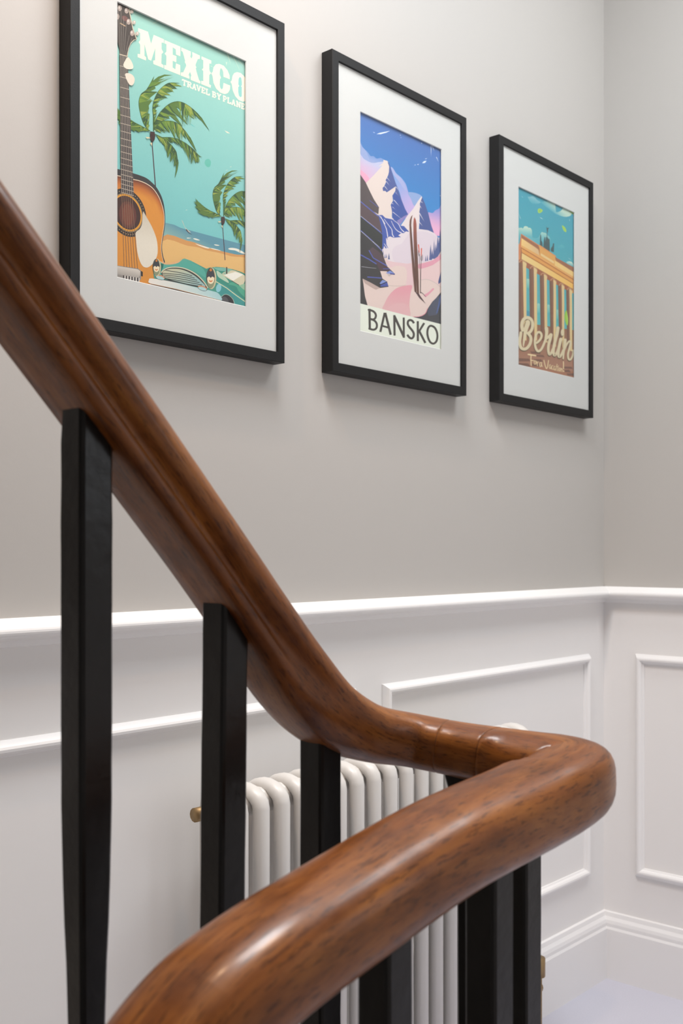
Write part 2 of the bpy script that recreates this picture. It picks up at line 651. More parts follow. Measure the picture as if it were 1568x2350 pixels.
def framed_poster(fx0, fx1, fz0, fz1, art, label, group):
    """black frame, mount with a window, glass; returns root and the art window in world x, z"""
    W = .0175                    # face width of the moulding
    org = Vector(((fx0 + fx1) / 2, YW, fz0))
    root = tag(empty('framed_poster', org), label, 'picture', group)
    out = [(fx0, fz0), (fx1, fz0), (fx1, fz1), (fx0, fz1)]
    inn = [(fx0 + W, fz0 + W), (fx1 - W, fz0 + W), (fx1 - W, fz1 - W), (fx0 + W, fz1 - W)]
    yb = YW - .001
    e = .0012
    for k in range(4):
        v, f = [], []
        for q in (k, (k + 1) % 4):
            (ox, oz), (ix, iz) = out[q], inn[q]
            sx, sz = (1 if ox < org.x else -1), (1 if q < 2 else -1)
            prof = [(ox, yb, oz), (ox, FRONT + e, oz), (ox + sx * e, FRONT, oz + sz * e), (ix - sx * e * .6, FRONT, iz - sz * e * .6), (ix, FRONT + e * .6, iz), (ix, MATY + .006, iz), (ix, yb, iz)]
            v += [Vector(p) - org for p in prof]
        n = 7
        for i in range(n):
            j = (i + 1) % n
            f.append((i, j, n + j, n + i))
        f.append(tuple(range(n)))
        f.append(tuple(range(2 * n - 1, n - 1, -1)))
        fix_normals(mesh_obj('frame_moulding', v, f, M_FRAME, root))
    # mount board with a bevelled window
    ax0, ax1, az0, az1 = art
    bv = .0012
    o4 = [(fx0 + W - .003, fz0 + W - .003), (fx1 - W + .003, fz0 + W - .003), (fx1 - W + .003, fz1 - W + .003), (fx0 + W - .003, fz1 - W + .003)]
    a4 = [(ax0, az0), (ax1, az0), (ax1, az1), (ax0, az1)]
    b4 = [(ax0 + bv, az0 + bv), (ax1 - bv, az0 + bv), (ax1 - bv, az1 - bv), (ax0 + bv, az1 - bv)]
    v = [Vector((x, MATY, z)) - org for x, z in o4] + [Vector((x, MATY, z)) - org for x, z in a4] + [Vector((x, MATY + .0014, z)) - org for x, z in b4] \
        + [Vector((x, MATY + .0014, z)) - org for x, z in o4]
    f = []
    for k in range(4):
        j = (k + 1) % 4
        f += [(k, j, 4 + j, 4 + k), (4 + k, 4 + j, 8 + j, 8 + k), (8 + k, 8 + j, 12 + j, 12 + k), (12 + k, 12 + j, j, k)]
    fix_normals(mesh_obj('mount_board', v, f, M_MAT, root))
    box('backing_board', Vector((fx0 + W - .002, PRY + .0006, fz0 + W - .002)) - org, Vector((fx1 - W + .002, YW - .004, fz1 - W + .002)) - org, M_BACK, root)
    box('glass_pane', Vector((fx0 + W - .001, MATY - .0022, fz0 + W - .001)) - org, Vector((fx1 - W + .001, MATY - .0006, fz1 - W + .001)) - org, M_GLASS, root)
    return root, org


def art_rect(tl, tr, br, bl):
    q = [on_y(p[0], p[1], MATY) for p in (tl, tr, br, bl)]
    return ((q[0].x + q[3].x) / 2, (q[1].x + q[2].x) / 2, (q[2].z + q[3].z) / 2, (q[0].z + q[1].z) / 2)


GROUP = 'black framed travel posters in a row on the wall'
# ================================================================== Mexico
art = art_rect((269.5, 5.5), (566, 138), (565, 703), (269, 638))
root, org = framed_poster(.889, 1.329, EYE + .325, EYE + .920, art,
                          'black framed poster of a guitar, palms and green car reading MEXICO, largest of three', GROUP)
k = Ink(org)
m = .006
x0, x1, z0, z1 = art[0] - m - org.x, art[1] + m - org.x, art[2] - m - org.z, art[3] + m - org.z
k.local([(x0, z0), (x1, z0), (x1, z1), (x0, z1)], None, grad=((0, z1), (160, 207, 195), (0, z0 + .1), (108, 192, 198)))
SKY = (140, 204, 200)
# sea, surf, sand
k.poly('E', [(960, 1090), (1175, 1140), (1300, 1200), (2650, 1560), (2650, 1900), (900, 1500)], None, grad=((1175, 1130), (98, 150, 168), (1130, 1420), (165, 198, 182)))
k.poly('D', [(-560, 1600), (0, 1690), (200, 1740), (500, 1850), (800, 1930), (1100, 2000), (1400, 2060), (1400, 2600), (-560, 2600)], (212, 155, 96), smooth=4)
k.poly('D', [(-560, 1700), (0, 1800), (250, 1840), (450, 1910), (700, 1960), (1000, 2040), (1400, 2130), (1400, 2700), (-560, 2600)], (228, 184, 120), smooth=4)
for w in ([(130, 1640), (200, 1640), (285, 1680), (200, 1675)], [(600, 1775), (660, 1775), (725, 1795), (650, 1800)], [(925, 1860), (1020, 1850), (1150, 1880), (1330, 1990), (1200, 1965), (1080, 1910), (950, 1890)],
          [(180, 1755), (330, 1800), (500, 1850), (450, 1862), (300, 1815)], [(500, 1852), (620, 1870), (760, 1915), (620, 1890)], [(0, 1620), (90, 1630), (0, 1640)]):
    k.poly('D', w, (236, 233, 220), up=False, smooth=3)
# sail
k.poly('D', [(-125, 1230), (-100, 1260), (-40, 1400), (80, 1500), (0, 1470), (-60, 1380)], (206, 198, 180), smooth=3)
k.line('D', [(-20, 1445), (40, 1520), (100, 1550)], 26, (74, 66, 72), w1=6)
for q in ((970, 30), (880, 105), (-25, 1000)):
    k.poly('D', [(q[0] - 25, q[1] + 8), (q[0] + 15, q[1] - 10), (q[0] + 28, q[1] - 4)], (235, 232, 215), up=False)
for (cx, cy, r) in ((1480, 1455, 50), (230 + 740, 1460 + 200, 0)):
    if r:
        k.ell('C', (cx, cy), r, r * 1.2, (108, 190, 175))
k.ell('D', (470, -10), 50, 45, (104, 188, 172))
k.poly('A', [(860, 550), (1010, 460), (1030, 470)], (205, 225, 200))
for a, b, c in (((1045, 345), (1065, 350), (1130, 585)), ((1170, 420), (1180, 420), (1335, 760)), ((1275, 490), (1285, 490), (1410, 670)), ((725, 625), (735, 622), (790, 655)), ((1035, 545), (1055, 545), (1045, 615))):
    k.poly('B', [a, b, c], (214, 230, 208), up=False)
k.poly('C', [(1215 - 20, 840), (1220, 850), (1290, 905), (1240, 880)], (108, 190, 190))
k.poly('C', [(1740, 950), (1790, 970), (1830, 1000), (1780, 990)], (232, 228, 208))

K_SKY = k.k
# ---- palms: every frond a spine with hanging leaflets
PALM = []


def frond(spine, tips, body):
    PALM.append((spine, tips, body))


frond([(550, 950), (470, 830), (410, 620), (402, 480), (440, 375), (520, 310), (640, 100)],
      [(930, 85), (810, 135), (750, 190), (660, 290), (690, 345), (600, 490), (560, 600), (570, 690), (545, 830)],
      [(550, 950), (470, 830), (410, 620), (400, 480), (440, 370), (520, 310), (560, 290), (590, 190), (640, 100), (625, 170), (700, 110), (800, 75), (930, 85), (800, 103), (710, 155), (810, 135), (700, 185), (755, 190),
       (650, 262), (665, 290), (590, 335), (690, 345), (600, 420), (530, 480), (605, 488), (555, 560), (560, 610), (525, 680), (570, 690), (540, 790), (545, 840), (548, 930)])
frond([(632, 960), (625, 700), (615, 620), (630, 500), (690, 360), (780, 260), (880, 205), (1040, 210)],
      [(1060, 255), (980, 295), (930, 340), (880, 385), (840, 430), (740, 445), (710, 545), (680, 640)],
      [(622, 960), (618, 700), (610, 620), (625, 500), (688, 360), (780, 260), (880, 203), (1045, 208), (900, 225), (1065, 257), (880, 262), (985, 296), (860, 312), (935, 342), (830, 362), (885, 387), (780, 400),
       (845, 432), (720, 440), (740, 460), (660, 490), (640, 540), (712, 545), (650, 620), (685, 640), (635, 690), (640, 760), (640, 960)])
frond([(640, 930), (660, 800), (740, 660), (870, 540), (1000, 498), (1120, 530), (1260, 630), (1380, 760), (1500, 955)],
      [(1380, 800), (1265, 775), (1165, 865), (1085, 890), (1000, 730), (870, 760), (800, 790), (720, 830)],
      [(635, 930), (655, 800), (740, 650), (870, 535), (1000, 492), (1120, 525), (1260, 625), (1385, 755), (1505, 960), (1380, 800), (1250, 670), (1070, 565), (1160, 640), (1270, 778), (1120, 670), (980, 580), (1070, 720),
       (1168, 868), (1010, 720), (910, 640), (1000, 760), (1088, 893), (930, 760), (840, 680), (880, 765), (760, 720), (805, 795), (700, 785), (725, 835), (665, 870)])
frond([(650, 920), (750, 815), (900, 805), (1020, 850), (1120, 960), (1220, 1100), (1300, 1280)],
      [(1200, 1130), (1135, 1085), (1040, 1105), (970, 1085), (880, 985), (800, 975), (740, 985)],
      [(645, 930), (660, 870), (750, 808), (900, 798), (1025, 845), (1125, 955), (1225, 1100), (1302, 1285), (1200, 1140), (1080, 950), (1138, 1088), (1000, 900), (1045, 1108), (925, 890), (975, 1088), (850, 870), (885, 990),
       (780, 870), (803, 978), (720, 900), (740, 990), (665, 960)])
frond([(650, 1010), (760, 1062), (880, 1062), (1000, 1085), (1120, 1150), (1240, 1240), (1330, 1340), (1385, 1370)],
      [(1330, 1450), (1285, 1455), (1218, 1475), (1170, 1365), (1060, 1215), (985, 1135), (900, 1145)],
      [(645, 1000), (760, 1055), (880, 1055), (1000, 1077), (1125, 1142), (1245, 1235), (1335, 1338), (1390, 1372), (1325, 1355), (1333, 1455), (1295, 1440), (1283, 1470), (1265, 1330), (1218, 1478), (1210, 1255), (1172, 1368),
       (1120, 1200), (1062, 1218), (1040, 1140), (985, 1138), (960, 1110), (900, 1148), (870, 1090), (780, 1075)])
frond([(660, 1020), (740, 1060), (820, 1105), (910, 1190), (980, 1290), (1003, 1440), (1000, 1560), (960, 1690)],
      [(985, 1500), (948, 1515), (888, 1445), (850, 1375), (832, 1290), (830, 1195), (770, 1160)],
      [(660, 1015), (740, 1050), (825, 1098), (918, 1188), (986, 1288), (1010, 1440), (1004, 1560), (958, 1695), (978, 1560), (980, 1470), (948, 1520), (950, 1350), (886, 1450), (905, 1260), (850, 1380), (838, 1300), (820, 1200),
       (770, 1165), (730, 1100)])
frond([(570, 960), (500, 920), (440, 890), (340, 840), (240, 780), (60, 600)],
      [(60, 700), (60, 800), (200, 900), (330, 965), (390, 978), (520, 960)],
      [(575, 955), (440, 880), (340, 830), (240, 765), (90, 640), (20, 560), (60, 650), (-10, 620), (70, 720), (10, 720), (130, 830), (60, 830), (200, 920), (270, 935), (330, 970), (340, 945), (395, 980), (440, 950), (490, 945), (500, 970), (535, 945)])


def draw_palm(T):
    """T maps crop C points to sheet points"""
    k.line('C', [(0, 0), (1, 0)], 1, SKY)
    tr = [T(p) for p in ((598, 1120), (612, 1120), (668, 1830), (652, 1830))]
    k.local(tr, (78, 52, 60))
    for spine, tips, body in PALM:
        k.local([T(p) for p in body], (92, 122, 62))
        S = catmull([(a, b, 0) for a, b in spine], 6)
        lay = []
        for ti, tp in enumerate(tips):
            for off in (-.55, -.3, -.1, .1, .3, .55):
                # root of the leaflet further down the spine than its tip
                bi = min(range(len(S)), key=lambda q: (S[q].x - tp[0]) ** 2 + (S[q].y - tp[1]) ** 2)
                ri = max(1, min(len(S) - 2, int(bi * .90 - 4 + off * 7)))
                r0, r1 = S[ri - 1], S[ri + 1]
                tip = (tp[0] + off * 52 + random.uniform(-6, 14), tp[1] + off * 26 + random.uniform(-4, 12))
                mid = ((r0.x + tip[0]) / 2 + 6, (r0.y + tip[1]) / 2 - 4)
                col = random.randrange(5)
                lay.append(([(r0.x, r0.y), (mid[0] - 4, mid[1] + 4), tip, (mid[0] + 5, mid[1] - 5), (r1.x, r1.y)], col))
        for ci, col in enumerate(((70, 98, 58), (122, 150, 66), (104, 138, 62), (150, 164, 78), (60, 88, 60))):
            k.k += 1
            for pts, c_ in lay:
                if c_ == ci:
                    k.local([T(p) for p in pts], col, up=False)
        for i in range(len(S) - 1):
            a, b = S[i], S[i + 1]
            w = 9 * (1 - i / len(S)) + 2
            t = (b - a).normalized()
            nn = Vector((-t.y, t.x, 0)) * w / 2
            k.local([T((q.x, q.y)) for q in (a - nn, a + nn, b + nn, b - nn)], (74, 104, 60), up=(i == 0))
    k.local([T(p) for p in [(572, 968), (640, 975), (652, 1040), (640, 1100), (605, 1145), (572, 1080)]], (70, 52, 50))
    for pts in ([(500, 1055), (560, 1058), (575, 1075), (520, 1080)], [(570, 1150), (598, 1140), (600, 1195)], [(640, 945), (652, 955), (645, 975)]):
        k.local([T(p) for p in pts], (228, 208, 170), up=False)


draw_palm(lambda p: k.P('C', p))
cr1, cr2 = k.P('C', (605, 970)), k.P('D', (790, 1150))
SC2 = .845


def T2(p):
    q = k.P('C', p)
    return (cr2[0] + (q[0] - cr1[0]) * SC2, cr2[1] + (q[1] - cr1[1]) * SC2)


k_first, k.k = k.k, K_SKY
draw_palm(T2)
k.k = k_first

# ---- guitar
OUT = [(-60, 40), (75, 68), (150, 90), (370, 150), (500, 190), (640, 250), (760, 350), (830, 430), (910, 570), (960, 720), (985, 880), (993, 1000), (990, 1130), (965, 1320), (938, 1480), (932, 1600), (952, 1740), (985, 1845)]
INN = [(-60, 160), (75, 190), (150, 205), (380, 262), (500, 290), (640, 350), (750, 430), (830, 530), (890, 640), (940, 780), (968, 900), (978, 1000), (976, 1130), (950, 1320), (926, 1480), (918, 1600), (934, 1740), (960, 1845)]
so = [(p.x, p.y) for p in catmull([(a, b, 0) for a, b in OUT], 5)]
si = [(p.x, p.y) for p in catmull([(a, b, 0) for a, b in INN], 5)]
tail = [(985, 1845), (1000, 2500), (-60, 2300)]
k.poly('E', so + tail, (66, 64, 66))
k.poly('E', si + [(975, 1900), (900, 2500), (-60, 2300)], (236, 214, 186))
cx, cy = 380, 1250


def shrink(pts, f):
    return [(cx + (x - cx) * f, cy + (y - cy) * f) for x, y in pts]


def lerp(a, b, t):
    return tuple(a[i] + (b[i] - a[i]) * t for i in range(3))


EDGE, MIDC, ORG_ = (104, 62, 54), (186, 104, 56), (218, 146, 66)
k.poly('E', shrink(si, .985) + [(950, 1900), (900, 2500), (-60, 2300)], ORG_)
k.k += 1
bands = [(.985, 0), (.93, .3), (.84, .65), (.72, .9), (.6, 1)]
for (fa, ta), (fb, tb) in zip(bands, bands[1:]):
    A_, B_ = shrink(si, fa), shrink(si, fb)
    y = PRY - k.k * STEP - org.y
    b = len(k.v)
    n = len(A_)
    for ring, t in ((A_, ta), (B_, tb)):
        for i, p in enumerate(ring):
            h = max(0, min(1, (p[1] - 500) / 700))
            t2 = min(1, t + h)
            c = lerp(EDGE, MIDC, min(1, t2 * 2)) if t2 < .5 else lerp(MIDC, ORG_, (t2 - .5) * 2)
            x, z = k.P('E', p)
            k.v.append((x, y, z))
            k.c.append(rgb(*c, INK))
    for i in range(n - 1):
        k.f.append((b + i, b + i + 1, b + n + i + 1, b + n + i))
cc = k.P('E', (262, 912))
R1 = k.P('E', (628, 960))[0] - cc[0]
k.circle(cc, R1, (58, 54, 54))
for i in range(46):
    a = 2 * math.pi * i / 46
    rr = R1 * .90
    k.circle((cc[0] + rr * math.cos(a), cc[1] + rr * math.sin(a)), R1 * .022, (196, 170, 130), 6, up=(i == 0))
k.circle(cc, R1 * .80, (206, 176, 136))
k.circle(cc, R1 * .785, (60, 54, 54))
k.circle(cc, R1 * .77, (226, 160, 62))
k.circle(cc, R1 * .70, (72, 50, 48))
k.ell('E', (270, 950), 170, 260, (104, 62, 56), shear=.2)
k.ell('E', (270, 950), 105, 210, (126, 74, 62), shear=.2)
# pick guard
k.poly('E', [(565, 895), (640, 1010), (720, 1150), (790, 1310), (832, 1450), (848, 1620), (832, 1750), (765, 1880), (685, 1950), (620, 1967), (550, 1930), (490, 1810), (452, 1650), (432, 1450), (425, 1290), (500, 1225), (548, 1110)],
       None, smooth=3, grad=((600, 900), (206, 196, 180), (640, 1500), (228, 220, 206)))
# tailpiece
k.poly('E', [(60, 1925), (470, 1985), (530, 2030), (525, 2180), (480, 2260), (60, 2170)], (150, 144, 140))
k.poly('E', [(60, 1935), (465, 2000), (512, 2040), (505, 2130), (470, 2170), (60, 2095)], None, grad=((200, 1950), (216, 208, 200), (200, 2150), (160, 153, 148)))
k.poly('E', [(520, 2030), (560, 2050), (560, 2140), (525, 2130)], (54, 50, 50))
for i in range(6):
    k.poly('E', [(180 + i * 54, 2115 + i * 9), (205 + i * 54, 2119 + i * 9), (205 + i * 54, 2225 + i * 10), (180 + i * 54, 2220 + i * 10)], (70, 64, 66), up=(i == 0))
    k.poly('E', [(208 + i * 54, 2119 + i * 9), (226 + i * 54, 2123 + i * 9), (226 + i * 54, 2228 + i * 10), (208 + i * 54, 2225 + i * 10)], (226, 220, 214), up=False)
# neck and headstock
NTL, NTR, NBR, NBL = (273.4, 124.5), (291.8, 129.3), (306.2, 449.5), (276.6, 441.5)


def nk(t, s):
    """neck point: t along (0 nut, 1 body end), s across"""
    l = (NTL[0] + (NBL[0] - NTL[0]) * t, NTL[1] + (NBL[1] - NTL[1]) * t)
    r = (NTR[0] + (NBR[0] - NTR[0]) * t, NTR[1] + (NBR[1] - NTR[1]) * t)
    p = (l[0] + (r[0] - l[0]) * s, l[1] + (r[1] - l[1]) * s)
    return ((p[0] - 260) * 9.794, p[1] * 9.794)


k.poly('A', [nk(0, 0), nk(0, 1), nk(1, 1), nk(1, 0)], (72, 66, 68))
k.poly('A', [nk(0, .9), nk(0, 1), nk(1, 1), nk(1, .92)], (98, 90, 88))
k.k += 1
for i in range(20):
    t = 1 - (1 - 2 ** (-0.0)) - 0
    t = (1 - 2 ** (-(i) / 12)) / (1 - 2 ** (-19 / 12))
    k.line('A', [nk(t, 0), nk(t, 1)], 15 if i else 30, (184, 170, 156) if i else (226, 208, 184), up=False, caps=False)
HEAD = [(90 - 40, 20), (340, 150), (345, 230), (380, 400), (430, 650), (520, 890), (450, 918), (385, 985), (335, 1100), (308, 1265), (138, 1215), (130, 1100), (85, 950), (50, 900)]
k.poly('A', HEAD, (78, 70, 66))
k.line('A', [(345, 150), (350, 250), (380, 400), (430, 650), (512, 885), (450, 905), (380, 980), (330, 1100), (306, 1255)], 18, (206, 190, 168))
k.ell('A', (250, 420), 70, 60, (120, 84, 80), shear=.3)
k.line('A', [(150, 530), (255, 590)], 22, (190, 160, 130))
k.k += 1
for (a, b) in ((135, 190), (290, 245), (335, 495), (415, 750), (80, 380)):
    k.ell('A', (a, b), 48, 66, (176, 158, 150), up=False)
    k.ell('A', (a - 12, b - 18), 20, 30, (214, 200, 192), up=False)
for (a, b) in ((405, 265), (455, 510), (525, 760)):
    k.ell('A', (a, b), 42, 46, (190, 178, 168), up=False)
    k.ell('A', (a + 10, b - 12), 16, 18, (226, 216, 206), up=False)
k.k += 1
for i in range(6):
    s = .08 + .15 * i
    a = nk(0, s)
    top = (100 + i * 62, 120 + i * 130 if i < 4 else 800 + (i - 4) * 60)
    k.line('A', [top, a], 7, (150, 140, 132), up=False, caps=False)
    e = nk(1, .06 + .155 * i)
    k.line('A', [a, e], 9, (178, 166, 152), up=False, caps=False)
    ep = (e[0] / 9.794 + 260, e[1] / 9.794)
    es = ((ep[0] - 260) * 8.393, (ep[1] - 380) * 8.393)
    k.line('E', [es, (200 + i * 52, 1950 + i * 8)], 9, (140, 112, 92), up=False, caps=False)
# plectrums
k.poly('A', [(310, 1290), (370, 1340), (420, 1430), (440, 1520), (400, 1560), (290, 1555), (225, 1500), (220, 1440), (255, 1370)], (234, 222, 206), smooth=3)
k.poly('A', [(255, 1665), (330, 1650), (420, 1690), (468, 1770), (460, 1860), (420, 1920), (360, 1915), (310, 1840), (270, 1750)], (230, 217, 202), smooth=3)

# ---- car
TE, TED, TEL = (72, 152, 136), (44, 112, 104), (118, 184, 172)
k.poly('G', [(255, 225), (330, 268), (420, 272), (500, 262), (570, 215), (620, 203), (700, 230), (800, 282), (920, 345), (960, 330), (1060, 318), (1150, 325), (1280, 350), (1400, 388), (1500, 435), (1500, 960), (700, 800), (195, 470), (180, 330)], None,
       grad=((600, 210), (96, 172, 158), (700, 520), (56, 138, 122)))
k.poly('G', [(255, 225), (340, 262), (430, 262), (520, 240), (590, 208), (530, 262), (430, 285), (330, 280)], (226, 178, 134), smooth=3)
k.poly('G', [(420, 300), (540, 265), (640, 245), (760, 280), (880, 350), (915, 470), (800, 400), (650, 340), (520, 318)], (88, 170, 156), smooth=3)
k.poly('G', [(270, 270), (330, 275), (320, 330), (285, 400)], TED)
k.poly('G', [(1010, 325), (1150, 328), (1290, 352), (1200, 380), (1080, 370)], (124, 182, 168))
k.poly('G', [(1060, 375), (1100, 390), (1200, 480), (1230, 540), (1150, 500), (1080, 450)], (186, 208, 184), smooth=3)
k.poly('G', [(1060, 520), (1200, 580), (1480, 800), (1500, 960), (1320, 850), (1290, 760), (1220, 700), (1140, 730), (1060, 660)], (66, 148, 146))
k.ell('G', (1090, 610), 36, 60, (142, 200, 210), rot=.2)
k.line('G', [(1050, 520), (1200, 610), (1330, 710), (1480, 815)], 12, (206, 214, 176))
k.poly('G', [(1230, 560), (1330, 590), (1370, 660), (1480, 760), (1480, 640), (1380, 560), (1280, 530)], (84, 166, 140), smooth=3)
# windscreen and seat
k.poly('G', [(1135, 415), (1260, 365), (1340, 380), (1440, 430), (1460, 480), (1430, 560), (1370, 570), (1270, 510)], (214, 204, 176), smooth=3)
k.poly('G', [(1165, 430), (1320, 388), (1430, 425), (1290, 510)], (240, 236, 226))
k.poly('G', [(1140, 415), (1210, 375), (1260, 370), (1180, 425)], (156, 190, 168))
k.line('G', [(1270, 510), (1370, 570)], 8, (60, 70, 66))
k.poly('G', [(1370, 575), (1480, 540), (1480, 660), (1420, 620)], (150, 190, 160))
k.poly('G', [(1195, 320), (1207, 320), (1210, 415), (1192, 415)], (56, 42, 46))
# wheel
k.ell('G', (1215, 800), 95, 100, (54, 52, 56), shear=.2)
k.ell('G', (1175, 800), 55, 70, (84, 84, 88), shear=.2)
k.line('G', [(1120, 740), (1170, 700), (1230, 710), (1290, 770), (1312, 850)], 9, (150, 180, 170), smooth=3)
# grille
GR = [(295, 400), (340, 355), (430, 325), (560, 328), (680, 365), (790, 430), (880, 520), (940, 610), (780, 595), (560, 545), (350, 485)]
k.poly('G', GR, (62, 62, 60), smooth=4)
k.poly('G', [(310, 400), (360, 362), (440, 345), (560, 352), (670, 390), (770, 450), (850, 520), (905, 590), (780, 580), (560, 530), (350, 470)], None, smooth=4, grad=((500, 350), (204, 198, 168), (560, 560), (148, 184, 186)))
for i in range(6):
    k.line('G', [(300 + i * 4 + (60 if i == 0 else 0), 385 + i * 22 - (18 if i == 0 else 0)), (560, 400 + i * 28), (720 + i * 34, 440 + i * 32)], 9, (58, 60, 62), up=(i == 0), smooth=4)
k.line('G', [(295, 395), (345, 350), (430, 325), (560, 328), (680, 365), (790, 430), (880, 520), (938, 605)], 14, (214, 206, 180), smooth=4)
# bumper
k.poly('G', [(150, 555), (400, 590), (800, 690), (1130, 785), (1130, 830), (700, 740), (250, 600), (180, 590)], (58, 56, 58))
k.poly('G', [(125, 500), (150, 478), (300, 498), (500, 535), (800, 605), (1000, 652), (1090, 688), (1130, 785), (900, 728), (500, 625), (150, 552)], None, smooth=3, grad=((600, 540), (170, 208, 212), (585, 640), (236, 228, 220)))
k.line('G', [(150, 553), (500, 627), (900, 730), (1120, 785)], 8, (170, 128, 92))
for (a, b) in ((280, 465), (865, 615)):
    k.ell('G', (a, b), 68, 36, (48, 62, 70), shear=.25)
    k.ell('G', (a, b - 5), 64, 32, (206, 146, 110), shear=.25)
    k.ell('G', (a, b + 6), 58, 24, (176, 210, 212), shear=.25)
# head lamps
for (a, b, rx, ry) in ((228, 325, 56, 122), (980, 475, 68, 150)):
    k.ell('G', (a + rx * .12, b + ry * .02), rx, ry, (206, 196, 160), n=24)
    k.ell('G', (a - 3, b - 2), rx * .88, ry * .95, (70, 70, 68), n=24)
    k.ell('G', (a, b + ry * .35), rx * .74, ry * .56, (142, 150, 120), n=20)
    k.ell('G', (a, b + ry * .05), rx * .74, ry * .48, (240, 222, 190), n=20)
    k.ell('G', (a, b + ry * .20), rx * .36, ry * .16, (214, 120, 66))
    k.ell('G', (a, b + ry * .10), rx * .36, ry * .14, (240, 222, 190))
    k.poly('G', [(a - rx * .72, b - ry * .05), (a - rx * .5, b - ry * .5), (a, b - ry * .7), (a + rx * .5, b - ry * .5), (a + rx * .72, b - ry * .05), (a + rx * .3, b - ry * .15), (a, b - ry * .02), (a - rx * .35, b - ry * .16)], (64, 66, 74))
    k.poly('G', [(a, b - ry * .93), (a + rx * .3, b - ry * .75), (a, b - ry * .6), (a - rx * .3, b - ry * .75)], (206, 128, 62))
pr = k.build('poster_print', root)
# ---- lettering
t = Ink(org, K_SKY + 2)
CREAM = (247, 234, 217)
t.poly('A', [(560, 630), (780, 715), (850, 985), (910, 785), (1140, 885), (1135, 965), (1085, 955), (1085, 1100), (1125, 1175), (1085, 1215), (1080, 1430), (1130, 1465), (1130, 1530), (905, 1440), (895, 1365), (940, 1355), (945, 1075), (850, 1365),
             (785, 1330), (700, 980), (700, 1255), (740, 1290), (735, 1360), (550, 1285), (548, 1210), (605, 1220), (605, 1005), (570, 945), (605, 905), (605, 745), (560, 710)], CREAM)
t.poly('A', [(1152, 900), (1508, 1050), (1508, 1265), (1410, 1225), (1405, 1110), (1335, 1060), (1335, 1230), (1420, 1265), (1415, 1400), (1335, 1365), (1335, 1520), (1395, 1560), (1410, 1425), (1505, 1465), (1505, 1690), (1145, 1545), (1145, 1460),
             (1190, 1470), (1195, 1255), (1155, 1205), (1195, 1160), (1195, 990), (1150, 975)], CREAM, up=False)
t.poly('B', [(140, 250), (330, 335), (328, 410), (318, 430), (345, 480), (365, 425), (358, 345), (512, 415), (510, 480), (470, 485), (430, 580), (425, 620), (445, 650), (428, 665), (445, 740), (495, 905), (525, 930), (522, 978), (330, 900), (330, 835),
             (345, 825), (315, 735), (285, 800), (302, 830), (302, 880), (130, 812), (135, 750), (180, 750), (240, 620), (232, 580), (210, 545), (218, 520), (170, 340), (140, 320)], CREAM, up=False)
t.poly('B', [(545, 430), (742, 515), (738, 580), (700, 570), (700, 700), (715, 740), (738, 765), (700, 800), (697, 985), (735, 1010), (730, 1060), (540, 985), (540, 920), (580, 925), (580, 720), (552, 695), (580, 665), (580, 510), (545, 485)], CREAM, up=False)
t.poly('B', [(740, 770), (770, 740), (785, 650), (830, 590), (900, 580), (990, 620), (1065, 710), (1105, 810), (1110, 888), (985, 838), (980, 740), (955, 680), (925, 665), (910, 720), (908, 800), (935, 855), (912, 890), (908, 1000), (920, 1060), (950, 1095),
             (975, 1060), (985, 960), (1120, 1015), (1110, 1100), (1070, 1165), (1010, 1185), (920, 1155), (840, 1075), (785, 960), (765, 820)], CREAM, up=False)
t.poly('B', [(1125, 940), (1150, 910), (1165, 820), (1200, 765), (1260, 745), (1330, 765), (1400, 830), (1455, 905), (1485, 1000), (1485, 1200), (1440, 1320), (1370, 1337), (1290, 1305), (1220, 1225), (1170, 1110), (1150, 985)], CREAM, up=False)
t.poly('B', [(1310, 840), (1340, 860), (1352, 940), (1352, 1010), (1335, 1025), (1352, 1050), (1350, 1230), (1325, 1250), (1290, 1215), (1278, 1130), (1278, 1045), (1300, 1025), (1280, 990), (1285, 880)], (142, 205, 200))
